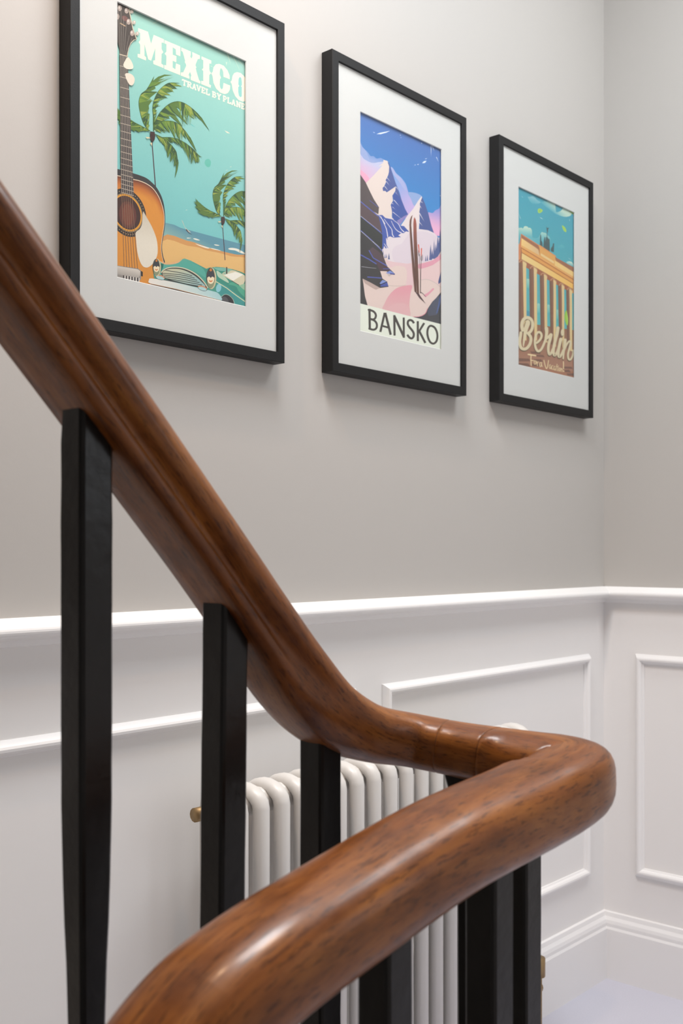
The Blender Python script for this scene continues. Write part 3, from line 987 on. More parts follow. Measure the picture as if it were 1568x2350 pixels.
SLAB = {  # stroke letters in a unit box (x right, y down)
    'T': [[(.5, 0), (.5, 1)], [(.05, .06), (.95, .06)], [(.08, 0), (.08, .28)], [(.92, 0), (.92, .28)], [(.28, .95), (.72, .95)]],
    'R': [[(.25, 0), (.25, 1)], [(.05, .05), (.25, .05)], [(.25, .06), (.68, .06), (.85, .25), (.68, .48), (.25, .48)], [(.5, .48), (.8, .95), (1, .95)], [(.05, .95), (.45, .95)]],
    'A': [[(.5, 0), (.18, 1)], [(.5, 0), (.82, 1)], [(.3, .65), (.7, .65)], [(0, .95), (.35, .95)], [(.65, .95), (1, .95)]],
    'V': [[(.18, 0), (.5, 1)], [(.82, 0), (.5, 1)], [(0, .05), (.35, .05)], [(.65, .05), (1, .05)]],
    'E': [[(.28, 0), (.28, 1)], [(.05, .05), (.9, .05)], [(.05, .95), (.9, .95)], [(.28, .5), (.65, .5)], [(.9, 0), (.9, .27)], [(.9, .73), (.9, 1)], [(.65, .38), (.65, .62)]],
    'L': [[(.28, 0), (.28, 1)], [(.05, .05), (.55, .05)], [(.05, .95), (.92, .95)], [(.92, .65), (.92, 1)]],
    'B': [[(.25, 0), (.25, 1)], [(.05, .05), (.65, .05), (.8, .25), (.62, .48), (.25, .48)], [(.62, .48), (.9, .7), (.68, .95), (.05, .95)]],
    'Y': [[(.18, 0), (.5, .55)], [(.82, 0), (.5, .55)], [(.5, .55), (.5, 1)], [(0, .05), (.38, .05)], [(.62, .05), (1, .05)], [(.28, .95), (.72, .95)]],
    'P': [[(.25, 0), (.25, 1)], [(.05, .05), (.65, .05), (.88, .28), (.65, .54), (.25, .54)], [(.05, .95), (.48, .95)]],
    'N': [[(.2, 0), (.2, 1)], [(.2, 0), (.8, 1)], [(.8, 0), (.8, 1)], [(0, .05), (.25, .05)], [(.62, .05), (1, .05)], [(0, .95), (.4, .95)]]}
t.k += 1
for ch, xa, xb in (('T', 158, 246), ('R', 250, 352), ('A', 356, 442), ('V', 440, 536), ('E', 536, 620), ('L', 626, 708), ('B', 752, 842), ('Y', 848, 938), ('P', 968, 1052), ('L', 1056, 1134), ('A', 1142, 1226), ('N', 1236, 1330), ('E', 1332, 1406)):
    y0 = 884 + (xa - 160) * .402
    for st in SLAB[ch]:
        t.line('B', [(xa + (xb - xa) * a, y0 + 112 * b + (xb - xa) * a * .40) for a, b in st], 25, (240, 234, 220), up=False, caps=False)
t.build('lettering', pr)

# ================================================================== Bansko
art = art_rect((827.5, 255), (1015, 343), (1014, 802), (827, 760))
root, org = framed_poster(1.4526, 1.878, EYE + .3265, EYE + .9194, art,
                          'black framed ski poster with mountains and skis reading BANSKO, middle of three', GROUP)
k = Ink(org)
x0, x1, z0, z1 = art[0] - m - org.x, art[1] + m - org.x, art[2] - m - org.z, art[3] + m - org.z
zm = z1 - .17
k.local([(x0, z0), (x1, z0), (x1, z1), (x0, z1)], (60, 140, 208))
k.local([(x0, zm), (x1, zm), (x1, z1), (x0, z1)], None, grad=((0, z1 + .01), (78, 112, 182), (0, zm), (58, 142, 208)))
k.local([(x0, zm - .1), (x1, zm - .1), (x1, zm + .01), (x0, zm + .01)], (62, 146, 210))
# wear marks on the sky
k.k += 1
for pts in ([(370, 505), (420, 485), (520, 465), (600, 450), (540, 480), (440, 508)], [(305, 470), (330, 475), (345, 490)], [(485, 385), (520, 350), (505, 365)], [(770, 510), (785, 530), (778, 535)], [(782, 555), (795, 572), (786, 570)],
            [(1150, 1005), (1180, 970), (1228, 962), (1200, 1000)], [(1065, 1025), (1095, 1018), (1080, 1035)], [(1195, 930), (1240, 920), (1215, 935)], [(1010, 1035), (1050, 1030), (1030, 1040)], [(1318, 705), (1328, 702), (1360, 800)],
            [(1390, 900), (1400, 900), (1432, 985)], [(1298, 700), (1308, 700), (1304, 900)], [(1135, 652), (1150, 662), (1140, 672)], [(1452, 1550), (1470, 1565), (1460, 1570)]):
    k.poly('H', pts, (222, 232, 244), up=False)
# clouds
k.poly('H', [(60, 640), (130, 730), (220, 820), (265, 880), (320, 885), (370, 925), (440, 915), (510, 955), (560, 1000), (480, 1400), (60, 1500)], None, smooth=3, grad=((250, 880), (130, 158, 212), (260, 1150), (206, 196, 222)))
k.poly('H', [(60, 640), (130, 730), (190, 800), (235, 910), (250, 985), (160, 930), (60, 860)], (154, 170, 216), smooth=3)
k.poly('H', [(60, 860), (150, 930), (260, 990), (340, 1000), (430, 985), (560, 1010), (480, 1400), (60, 1500)], None, smooth=3, grad=((260, 980), (196, 198, 228), (200, 1330), (236, 176, 204)))
k.poly('H', [(60, 1120), (160, 1170), (240, 1260), (250, 1400), (60, 1400)], (234, 170, 198), smooth=3)
k.poly('H', [(610, 1080), (640, 1080), (700, 1170), (790, 1250), (870, 1360), (910, 1490), (960, 1590), (1060, 1700), (1000, 1950), (800, 1900), (790, 1600), (700, 1350), (640, 1200)], None, smooth=3, grad=((680, 1200), (128, 166, 222), (900, 1800), (202, 176, 224)))
k.poly('H', [(615, 1075), (650, 1090), (710, 1185), (790, 1260), (860, 1380), (880, 1480), (820, 1420), (740, 1300), (660, 1200)], (172, 178, 222), smooth=3)
k.poly('H', [(905, 1510), (990, 1505), (1080, 1530), (1150, 1580), (1160, 1700), (1020, 1740), (960, 1620)], (146, 170, 216), smooth=3)
k.poly('H', [(1530, 1650), (1480, 1700), (1440, 1780), (1380, 1810), (1330, 1860), (1240, 1870), (1280, 2200), (1530, 2200)], None, smooth=3, grad=((1400, 1800), (150, 150, 214), (1400, 2080), (236, 178, 210)))
# snowy main mountain
k.poly('H', [(490, 945), (550, 965), (582, 1000), (585, 1060), (580, 1180), (540, 1270), (530, 1330), (500, 1400), (475, 1430), (480, 1470), (545, 1490), (700, 1390), (690, 1480), (640, 1560), (650, 1650), (610, 1720), (640, 1800), (630, 1900), (640, 1990), (560, 1990), (350, 2000),
             (150, 2100), (150, 1400), (200, 1330), (330, 1200), (420, 1100), (470, 1040), (400, 1060), (480, 1000)], (230, 214, 208))
k.poly('H', [(560, 990), (580, 985), (700, 1360), (715, 1390), (800, 1640), (860, 1790), (910, 1880), (760, 2080), (640, 1960), (632, 1820), (612, 1720), (660, 1640), (640, 1560), (690, 1490), (702, 1400), (545, 1505), (520, 1480), (480, 1480), (472, 1425), (505, 1400), (532, 1330), (525, 1290), (560, 1240),
             (582, 1150), (585, 1060)], (80, 96, 158))
k.poly('H', [(640, 1560), (690, 1500), (770, 1600), (860, 1790), (905, 1880), (830, 1900), (720, 1990), (640, 1950), (632, 1820), (612, 1720), (660, 1640)], (66, 90, 164))
k.poly('H', [(905, 1880), (760, 2080), (720, 1990), (830, 1920)], (140, 130, 190))
k.k += 1
for pts in ([(545, 1255), (555, 1255), (608, 1325)], [(530, 1315), (540, 1315), (595, 1395)], [(505, 1405), (515, 1400), (570, 1475)], [(655, 1630), (680, 1640), (762, 1745)], [(635, 1750), (650, 1755), (690, 1800)], [(640, 1840), (655, 1840), (820, 1975)], [(700, 1410), (712, 1412), (745, 1470)], [(690, 1500), (700, 1505), (730, 1550)], [(632, 1690), (645, 1690), (660, 1715)]):
    k.poly('H', pts, (232, 226, 234), up=False)
# second mountain
k.poly('H', [(1140, 1570), (1150, 1590), (1110, 1900), (1090, 2200), (1060, 2300), (800, 2300), (780, 2080), (910, 1890), (1000, 1780), (1080, 1650)], (232, 218, 218))
k.poly('H', [(1140, 1560), (1200, 1700), (1260, 1880), (1310, 2080), (1360, 2220), (1420, 2300), (1090, 2230), (1110, 1980), (1100, 1850), (1115, 1750), (1110, 1700), (1150, 1590)], (78, 94, 152))
k.k += 1
for pts in ([(1125, 1660), (1140, 1660), (1160, 1692)], [(1110, 1740), (1120, 1740), (1145, 1790)], [(1095, 1860), (1108, 1855), (1188, 2005)], [(1090, 2010), (1105, 2010), (1160, 2080)]):
    k.poly('H', pts, (232, 226, 234), up=False)
# valley snow
k.poly('I', [(390, 240), (520, 300), (640, 300), (760, 430), (930, 540), (1100, 490), (1250, 510), (1360, 560), (1430, 640), (1560, 560), (1560, 1200), (400, 1200)], (228, 216, 222))
k.poly('I', [(700, 780), (800, 740), (860, 650), (930, 560), (1000, 540), (1130, 530), (1290, 560), (1420, 660), (1400, 900), (1250, 1060), (1000, 1080), (700, 1060), (640, 960), (640, 850)], (222, 208, 218), smooth=4)
# blue rock in front of the valley
k.poly('I', [(395, 250), (470, 250), (520, 300), (620, 320), (700, 345), (750, 400), (770, 430), (840, 440), (930, 540), (870, 530), (840, 560), (790, 560), (740, 600), (790, 630), (720, 635), (660, 640), (600, 615), (550, 640), (560, 680), (530, 640), (540, 760), (570, 820), (520, 820),
             (500, 780), (480, 840), (420, 800), (420, 420)], (70, 92, 170))
k.k += 1
for st in ([(440, 270), (500, 400), (540, 500), (560, 620)], [(500, 320), (580, 430), (630, 500), (640, 580), (665, 625)], [(620, 350), (680, 470), (740, 530), (790, 550)], [(660, 340), (740, 400), (790, 490), (840, 540)], [(410, 255), (470, 330), (510, 400)], [(500, 740), (540, 800), (560, 825)]):
    k.line('I', st, 6, (234, 228, 236), up=False, smooth=4, w1=14)
# small fir trees
k.k += 1
for (a, b, h, w) in ((480, 930, 90, 18), (512, 990, 80, 20), (538, 1000, 90, 22), (580, 1010, 110, 34), (1210, 1040, 100, 22), (1240, 1035, 110, 26), (1295, 1020, 270, 50), (1325, 1000, 170, 40), (1355, 1000, 330, 40), (1385, 990, 250, 60), (1420, 980, 400, 70), (1460, 960, 480, 90), (1500, 950, 420, 80)):
    k.poly('I', [(a - w / 2, b), (a - w * .3, b - h * .35), (a - w * .34, b - h * .36), (a, b - h), (a + w * .34, b - h * .36), (a + w * .3, b - h * .35), (a + w / 2, b)], (86, 98, 148), up=False)
# pink slope
k.poly('I', [(500, 990), (560, 1040), (640, 1050), (760, 1070), (900, 1090), (1050, 1085), (1200, 1060), (1330, 1020), (1420, 960), (1560, 860), (1560, 2200), (60, 2200), (60, 1300)], (228, 206, 200), smooth=3)
k.poly('I', [(520, 1020), (640, 1050), (900, 1085), (990, 1100), (1000, 1500), (880, 1460), (890, 1290), (860, 1150), (700, 1120), (600, 1150)], (228, 196, 200), smooth=3)
k.poly('I', [(1060, 1110), (1200, 1065), (1330, 1025), (1420, 960), (1560, 860), (1560, 960), (1430, 1060), (1300, 1120), (1180, 1160), (1100, 1170)], (226, 160, 178), smooth=3)
k.poly('I', [(1110, 1190), (1300, 1130), (1560, 990), (1560, 1420), (1400, 1440), (1270, 1370), (1120, 1370)], (230, 200, 200), smooth=3)
k.poly('I', [(1110, 1375), (1200, 1350), (1300, 1375), (1400, 1430), (1480, 1495), (1560, 1500), (1500, 1600), (1400, 1660), (1300, 1760), (1250, 1880), (1180, 1960), (1000, 2000), (900, 2000), (930, 1700), (1000, 1450)], (228, 206, 200), smooth=3)
k.line('I', [(1120, 1372), (1210, 1352), (1300, 1375), (1400, 1430), (1470, 1490)], 10, (206, 188, 186), smooth=4)
k.poly('I', [(870, 1460), (980, 1460), (950, 1600), (930, 1800), (940, 2000), (700, 1990), (480, 1870), (500, 1780), (560, 1660), (640, 1560), (740, 1490)], None, smooth=3, grad=((700, 1500), (226, 160, 172), (740, 1990), (224, 186, 186)))
k.poly('I', [(620, 1800), (760, 1760), (900, 1800), (900, 2000), (620, 1960), (520, 1890)], (226, 180, 184), smooth=3)
k.line('I', [(560, 1455), (660, 1465), (780, 1466), (870, 1452)], 10, (206, 186, 180), smooth=3)
k.poly('I', [(1180, 1625), (1260, 1570), (1330, 1505), (1355, 1520), (1300, 1580), (1220, 1650)], (226, 160, 176), smooth=3)
# dark rock, left
DK, DK2, PUR = (62, 60, 62), (54, 56, 56), (92, 76, 82)
k.poly('H', [(60, 1150), (100, 1215), (180, 1330), (260, 1500), (320, 1620), (410, 1760), (400, 1880), (60, 1700)], (88, 78, 80))
k.poly('I', [(60, -10), (100, 20), (400, 260), (440, 420), (468, 570), (60, 280)], PUR)
k.poly('I', [(60, 250), (100, 270), (460, 550), (470, 620), (465, 860), (60, 520)], DK2)
k.poly('I', [(60, 500), (100, 515), (460, 850), (500, 1000), (550, 1130), (680, 1255), (680, 1275), (600, 1260), (540, 1215), (430, 1210), (470, 1340), (545, 1390), (575, 1480), (430, 1500), (130, 1340), (170, 1640), (215, 1800), (60, 1790)], DK)
k.poly('I', [(230, 860), (300, 800), (400, 870), (480, 960), (545, 1120), (320, 980)], (86, 70, 78))
k.poly('I', [(330, 1000), (550, 1130), (620, 1210), (540, 1215), (425, 1205), (370, 1090)], (80, 62, 72))
k.k += 1
for st, w in (([(95, 20), (390, 265)], 16), ([(100, 275), (460, 570)], 12), ([(100, 520), (280, 680), (460, 860)], 16), ([(100, 935), (240, 1010), (360, 1085)], 18), ([(240, 860), (310, 985), (545, 1120)], 16), ([(215, 1312), (450, 1330)], 16), ([(480, 1170), (590, 1172)], 10), ([(250, 1640 - 1640 + 0), (390, 110)], 8)):
    k.line('I', st, w, (88, 98, 178), up=False)
k.k += 1
for st in ([(100, 270), (440, 540)], [(105, 530), (450, 840)], [(300, 700), (420, 800)], [(110, 1135), (360, 1165)]):
    k.line('I', st, 6, (196, 196, 204), up=False, w1=3)
k.poly('I', [(525, 1245), (600, 1200), (680, 1255), (600, 1262)], (128, 146, 210))
k.poly('I', [(600, 1245), (680, 1255), (682, 1275), (600, 1265)], (70, 70, 140))
k.poly('I', [(540, 1255), (630, 1270), (585, 1305)], (200, 184, 178))
k.poly('I', [(420, 1420), (470, 1360), (540, 1390), (440, 1440)], (128, 146, 206))
k.poly('I', [(430, 1455), (550, 1400), (572, 1470), (440, 1478)], (76, 88, 164))
k.line('I', [(418, 1450), (470, 1430), (545, 1395)], 14, (40, 40, 50))
k.poly('I', [(128, 1340), (250, 1400), (430, 1500), (355, 1530), (300, 1500), (170, 1420)], (190, 166, 160))
# dark hollow, right
k.poly('I', [(1560, 1530), (1480, 1560), (1400, 1660), (1320, 1740), (1260, 1830), (1210, 1930), (1150, 1980), (1000, 2000), (1200, 2060), (1560, 2160)], (72, 72, 78))
k.poly('I', [(1430, 1620), (1300, 1780), (1240, 1900), (1260, 1980), (1400, 1960), (1440, 1760)], (82, 86, 104))
k.line('I', [(1470, 1640), (1440, 1780), (1400, 1930)], 40, (84, 100, 150), w1=20)
k.poly('I', [(1540, 1150), (1470, 1220), (1425, 1390), (1430, 1435), (1470, 1400), (1540, 1330)], (80, 92, 142))
k.line('I', [(1000, 1992), (1100, 1988), (1200, 1940), (1240, 1850)], 10, (230, 150, 166), smooth=4)
# skis and poles
k.poly('I', [(985, 250), (960, 275), (935, 340), (930, 420), (940, 600), (960, 900), (985, 1250), (1018, 1560), (1055, 1590), (1030, 1200), (1000, 900), (975, 600), (962, 420), (968, 330)], (98, 70, 62))
k.line('I', [(985, 255), (950, 310), (935, 400), (945, 650), (970, 1000), (1018, 1540)], 8, (150, 110, 100), smooth=4)
k.poly('I', [(1018, 285), (1040, 330), (1052, 400), (1058, 650), (1075, 1000), (1090, 1400), (1096, 1600), (1060, 1590), (1035, 1300), (1010, 900), (1000, 600), (998, 400), (1005, 320)], None, grad=((1020, 300), (168, 92, 80), (1040, 900), (104, 72, 62)))
k.poly('I', [(1025, 1560), (1095, 1600), (1120, 1640), (1210, 1770), (1100, 1670)], (84, 62, 66))
k.line('I', [(1125, 1575), (1160, 1595), (1215, 1655)], 14, (90, 70, 76), w1=4)
for st in ([(1098, 880), (1118, 1250), (1115, 1590)], [(1137, 960), (1125, 1300), (1122, 1590)]):
    k.line('I', st, 7, (96, 80, 80))
k.line('I', [(1085, 760), (1095, 830), (1098, 890)], 18, (222, 96, 70), w1=12)
k.line('I', [(1138, 825), (1136, 900), (1135, 950)], 18, (222, 96, 70), w1=12)
k.line('I', [(1085, 860), (1085, 920), (1098, 950), (1110, 930)], 7, (70, 60, 64), smooth=3)
k.line('I', [(1130, 950), (1128, 1010), (1142, 1030), (1155, 1000), (1150, 930)], 7, (70, 60, 64), smooth=3)
# title strip
k.poly('J', [(20, 115), (1480, 490), (1480, 990), (20, 650)], (234, 238, 226))
k.poly('J', [(48, 596), (1445, 905), (1445, 912), (48, 603)], (246, 248, 240))
pr = k.build('poster_print', root)
t = Ink(org, k.k + 2)
BK = (74, 70, 66)
t.line('J', [(208, 214), (214, 570)], 40, BK, caps=False)
t.line('J', [(195, 232), (262, 252), (305, 290), (318, 338), (300, 382), (262, 398), (215, 386)], 36, BK, up=False, smooth=4)
t.line('J', [(225, 388), (290, 415), (328, 462), (334, 520), (310, 562), (262, 572), (205, 554)], 36, BK, up=False, smooth=4)
t.line('J', [(470, 283), (394, 612)], 38, BK, up=False, caps=False)
t.line('J', [(478, 283), (572, 660)], 40, BK, up=False, caps=False)
t.line('J', [(432, 508), (536, 538)], 34, BK, up=False, caps=False)
t.line('J', [(634, 322), (638, 674)], 38, BK, up=False, caps=False)
t.line('J', [(632, 335), (800, 700)], 42, BK, up=False, caps=False)
t.line('J', [(795, 364), (797, 712)], 36, BK, up=False, caps=False)
t.line('J', [(972, 462), (940, 420), (900, 408), (870, 430), (866, 478), (895, 530), (938, 582), (966, 635), (962, 692), (930, 722), (892, 705), (855, 658)], 38, BK, up=False, smooth=4, caps=False)
t.line('J', [(1036, 426), (1037, 768)], 37, BK, up=False, caps=False)
t.line('J', [(1146, 458), (1056, 606)], 36, BK, up=False, caps=False)
t.line('J', [(1058, 590), (1166, 800)], 38, BK, up=False, caps=False)
t.line('J', [(1270, 506), (1325, 537), (1361, 605), (1373, 690), (1354, 772), (1305, 811), (1252, 787), (1215, 715), (1200, 630), (1210, 555), (1238, 514)], 36, BK, up=False, smooth=4, closed=True)
t.build('lettering', pr)

# ================================================================== Berlin
art = art_rect((1190, 428), (1320, 487), (1318.5, 867), (1191, 838))
root, org = framed_poster(2.0038, 2.4288, EYE + .3293, EYE + .9213, art,
                          'black framed poster of a columned gate reading Berlin, nearest the room corner', GROUP)
k = Ink(org)
x0, x1, z0, z1 = art[0] - m - org.x, art[1] + m - org.x, art[2] - m - org.z, art[3] + m - org.z
k.local([(x0, z0), (x1, z0), (x1, z1), (x0, z1)], None, grad=((0, z1), (70, 158, 180), (0, z0 + .12), (100, 188, 184)))
SK = (66, 160, 180)
# clouds
for (pts, g0, g1, c0) in (([(330, 340), (380, 330), (440, 320), (500, 345), (560, 410), (640, 460), (560, 500), (420, 480)], (440, 320), (440, 500), (140, 190, 200)),
                          ([(640, 460), (700, 450), (740, 425), (790, 445), (830, 400), (900, 420), (985, 510), (1000, 640), (1020, 700), (1100, 680), (1150, 640), (1200, 570), (1300, 640), (1380, 720), (1340, 790), (1200, 810), (1000, 740), (800, 600)], (930, 470), (900, 680), (196, 220, 204)),
                          ([(60, 1110), (130, 1080), (180, 1070), (215, 1090), (250, 1040), (310, 1040), (350, 1075), (390, 1075), (430, 1140), (440, 1290), (500, 1320), (580, 1310), (620, 1250), (660, 1180), (710, 1190), (760, 1200), (800, 1250), (860, 1310), (860, 1420), (600, 1520), (60, 1400)], (300, 1060), (320, 1330), (198, 222, 202)),
                          ([(1260, 1895), (1330, 1880), (1390, 1900), (1440, 1970), (1520, 2010), (1520, 2120), (1300, 1960)], (1340, 1890), (1340, 2000), (208, 226, 208)),
                          ([(1040, 1530), (1100, 1490), (1160, 1480), (1215, 1530), (1200, 1560), (1080, 1570)], (1130, 1480), (1130, 1570), (92, 176, 184))):
    k.poly('K', pts, None, smooth=3, grad=(g0, c0, g1, (84, 170, 186)))
# leaves and specks
for pts in ([(570, 650), (585, 620), (630, 612), (690, 655), (660, 700), (610, 725), (575, 700)], [(1150, 1020), (1200, 1040), (1245, 1100), (1255, 1175), (1215, 1165), (1175, 1110)], [(1310, 650), (1400, 660), (1500, 690), (1500, 780), (1420, 755), (1360, 710)]):
    k.poly('K', pts, (168, 208, 92), smooth=3)
k.poly('K', [(590, 660), (630, 640), (640, 680), (605, 710)], (146, 196, 100))
k.k += 1
for pts in ([(610, 810), (660, 840), (705, 870), (650, 850)], [(1295, 1785), (1365, 1840), (1340, 1830)], [(105, 700), (165, 870), (150, 850)], [(175, 315), (220, 345), (200, 340)], [(1330, 850), (1340, 920), (1328, 900)], [(1400, 800), (1460, 880), (1430, 850)]):
    k.poly('K', pts, (196, 226, 226), up=False)
# statue group
ST = (72, 92, 94)
k.poly('K', [(630, 1220), (650, 1260), (655, 1380), (680, 1420), (690, 1540), (620, 1500), (625, 1330)], ST)
k.poly('K', [(700, 1560), (715, 1370), (735, 1290), (750, 1300), (755, 1420), (770, 1300), (795, 1285), (820, 1330), (855, 1350), (860, 1640), (780, 1620)], ST)
k.poly('K', [(880, 1600), (890, 1560), (920, 1520), (940, 1440), (965, 1450), (955, 1660), (890, 1640)], ST)
k.line('K', [(790, 1290), (800, 1150)], 14, ST)
k.poly('K', [(775, 1040), (800, 1080), (840, 1070), (815, 1120), (815, 1180), (790, 1160)], ST)
# ground
k.poly('M', [(60, 480), (560, 470), (1560, 620), (1560, 1900), (60, 1900)], None, grad=((700, 600), (150, 108, 84), (720, 1200), (178, 132, 112)))
k.poly('M', [(60, 1400), (1560, 1620), (1560, 1900), (60, 1900)], None, grad=((700, 1480), (176, 128, 108), (720, 1650), (170, 116, 88)))
k.k += 1
for pts in ([(385, 1110), (620, 1120), (640, 1175), (420, 1165)], [(510, 1190), (700, 1200), (740, 1255), (550, 1240)], [(90, 1275), (360, 1285), (400, 1350), (90, 1355)], [(470, 1295), (650, 1300), (695, 1365), (520, 1360)], [(90, 1390), (340, 1400), (400, 1480), (90, 1470)], [(400, 1400), (600, 1410), (640, 1480), (440, 1470)],
            [(1200, 1475), (1380, 1480), (1410, 1535), (1200, 1525)], [(1200, 1560), (1320, 1550), (1370, 1620), (1220, 1610)], [(1260, 1640), (1500, 1635), (1500, 1700), (1280, 1690)]):
    k.poly('M', pts, (126, 92, 80), up=False)
# entablature
GOLD, GOL2, BRN, DB = (236, 186, 98), (222, 164, 92), (160, 106, 80), (176, 112, 74)
k.poly('K', [(170, 1215), (570, 1470), (640, 1500), (1000, 1745), (1010, 1800), (1520, 2080), (1520, 2700), (60, 1900), (100, 1700), (160, 1350)], GOL2)
k.poly('K', [(170, 1215), (570, 1470), (610, 1560), (620, 1740), (590, 1600), (540, 1560), (180, 1320)], BRN)
k.poly('K', [(180, 1325), (540, 1565), (585, 1610), (612, 1740), (175, 1490)], None, grad=((200, 1400), (240, 200, 128), (560, 1680), (216, 182, 140)))
k.line('K', [(172, 1230), (570, 1480), (1000, 1755)], 16, (216, 140, 92))
k.poly('K', [(640, 1680), (960, 1880), (960, 1940), (640, 1740)], (232, 200, 142))
k.poly('K', [(985, 1760), (1010, 1790), (1520, 2070), (1520, 2200), (1000, 1860)], BRN)
k.poly('K', [(975, 1860), (1520, 2190), (1520, 2330), (975, 1990)], (236, 200, 130))
k.poly('L', [(165, 20), (1450, 800), (1450, 850), (160, 60)], (226, 168, 100))
k.poly('L', [(160, 70), (1450, 880), (1450, 930), (180, 190)], (222, 158, 86))
k.line('L', [(160, 85), (600, 345), (1000, 590), (1440, 862)], 20, (178, 106, 62))
k.line('L', [(180, 200), (600, 445), (1000, 690), (1415, 945)], 16, (170, 104, 62))
k.poly('L', [(185, 215), (1412, 955), (1408, 1090), (180, 360)], None, grad=((200, 280), (232, 204, 140), (700, 560), (238, 188, 98)))
k.poly('L', [(90, 0), (170, 0), (165, 420), (100, 470)], (212, 140, 92))
k.poly('L', [(165, 60), (190, 200), (180, 370), (150, 400)], (160, 106, 76))
k.poly('K', [(170, 1220), (180, 1330), (160, 1560), (100, 1900), (90, 1700)], (206, 132, 90))
# soffit
k.poly('L', [(110, 380), (180, 360), (1408, 1075), (1400, 1150), (1260, 1110), (300, 570), (110, 480)], (162, 100, 74))
# sky between the columns is the sheet; columns
COLS = [(110, 430, 205, 300, 245, 300, 2300), (370, 580, 470, 555, 490, 555, 2300), (625, 740, 715, 795, 740, 800, 2350), (860, 870, 940, 1015, 950, 1005, 2450), (1065, 985, 1140, 1210, 1160, 1205, 2500), (1260, 1090, 1325, 1400, 1345, 1395, 2560)]
for (xa, yt, xm, xe, xm2, xe2, yb_) in COLS:
    xa2 = xa + (15 if xa > 200 else 0)
    k.poly('L', [(xa - 10, yt), (xm, yt + 20), (xm2 + 6, yb_), (xa2, yb_ - 60)], (124, 90, 74))
    k.poly('L', [(xa + (xm - xa) * .45, yt + 10), (xm, yt + 20), (xm2, yb_), (xa2 + (xm2 - xa2) * .5, yb_ - 30)], (140, 98, 78), up=False)
    k.poly('L', [(xm, yt - 20), (xe, yt + 30), (xe, yt + 75), (xe - 10, yt + 120), (xe - 5, yt + 500), (xe2, yb_ + 20), (xm2, yb_), (xm2 - (xm2 - xm) * .5, yt + 900), (xm + 8, yt + 250)], (222, 196, 144))
    k.line('L', [(xa + 20, yt + 10), (xa + 35, yt - 25), (xa + 70, yt - 40), (xm + 30, yt - 20), (xe - 10, yt + 25)], 18, (198, 156, 118), smooth=3)
k.poly('L', [(300, 1590), (370, 1620), (372, 1740), (300, 1740)], (80, 150, 172))
for (xa, xb, y0, y1) in ((302, 366, 830, 1060), (556, 618, 1420, 1650), (800, 856, 1450, 1650), (1018, 1060, 1570, 1800)):
    k.poly('L', [(xa, y0 + 12), ((xa + xb) / 2, y0), (xb, y0 + 20), (xb, y1), (xa, y1)], None, grad=((xa, y0), (160, 208, 196), (xa, y1), (102, 188, 186)))
k.poly('L', [(1255, 1590), (1285, 1720), (1298, 1850), (1280, 1955), (1240, 1900), (1212, 1790), (1215, 1680)], (152, 200, 78), smooth=3)
k.poly('L', [(1255, 1590), (1290, 1760), (1280, 1955), (1262, 1800)], (176, 214, 96))
pr = k.build('poster_print', root)
t = Ink(org, k.k + 2)
SCRIPT = [  # (centre line, width start, width end)
    ([(205, 600), (185, 500), (200, 400), (250, 325), (315, 302), (385, 325), (432, 395), (446, 480), (430, 570), (385, 645), (335, 680)], 72, 60),
    ([(345, 690), (395, 760), (402, 850), (372, 950), (312, 1030), (240, 1058), (172, 1028), (140, 940), (135, 850), (152, 750), (165, 665)], 62, 62),
    ([(545, 905), (605, 855), (655, 770), (650, 690), (598, 648), (540, 690), (505, 800), (500, 930), (528, 1050), (580, 1108), (645, 1070), (700, 970), (755, 830)], 48, 50),
    ([(775, 565), (782, 650), (770, 740), (755, 810)], 78, 50),
    ([(770, 810), (830, 760), (885, 710)], 50, 62),
    ([(888, 715), (865, 820), (830, 950), (820, 1080), (845, 1180), (885, 1160), (930, 1050)], 66, 44),
    ([(1052, 550), (1030, 690), (985, 860), (950, 1020), (945, 1140), (970, 1210), (1010, 1170), (1060, 1050)], 70, 44),
    ([(1120, 820), (1095, 930), (1065, 1080), (1062, 1190), (1088, 1245), (1130, 1200), (1180, 1080)], 66, 44),
    ([(1225, 840), (1215, 950), (1192, 1120), (1178, 1285)], 66, 30),
    ([(1195, 1100), (1250, 970), (1305, 885), (1345, 870), (1352, 930), (1318, 1070), (1292, 1190), (1305, 1290), (1350, 1310), (1395, 1240), (1418, 1150), (1415, 1090)], 40, 40)]
STEM = [(285, 375), (338, 350), (385, 400), (382, 460), (335, 570), (302, 690), (258, 880), (228, 1020), (206, 960), (215, 800), (240, 540), (278, 430)]
for (dx, dy, c, up_) in ((-8, 26, (112, 92, 72), True), (0, 0, (220, 206, 172), True)):
    t.k += 1
    for pts, w0, w1 in SCRIPT[:2]:
        t.line('M', [(a + dx, b + dy) for a, b in pts], w0 * 1.12, c, up=False, smooth=5, w1=w1 * 1.12)
    for pts, w0, w1 in SCRIPT[2:]:
        t.line('M', [(a + dx, b + dy) for a, b in pts], w0 * 1.12, c, up=False, smooth=5, w1=w1 * 1.12)
    t.ell('M', (1160 + dx, 660 + dy), 40, 84, c, up=False)
t.line('M', [(p[0], p[1]) for p in [(245, 620), (250, 500), (275, 410), (330, 350), (395, 400), (400, 470)]], 16, (128, 108, 82), smooth=4)
t.poly('M', STEM, (220, 206, 172))
SC = (238, 212, 168)
t.k += 1
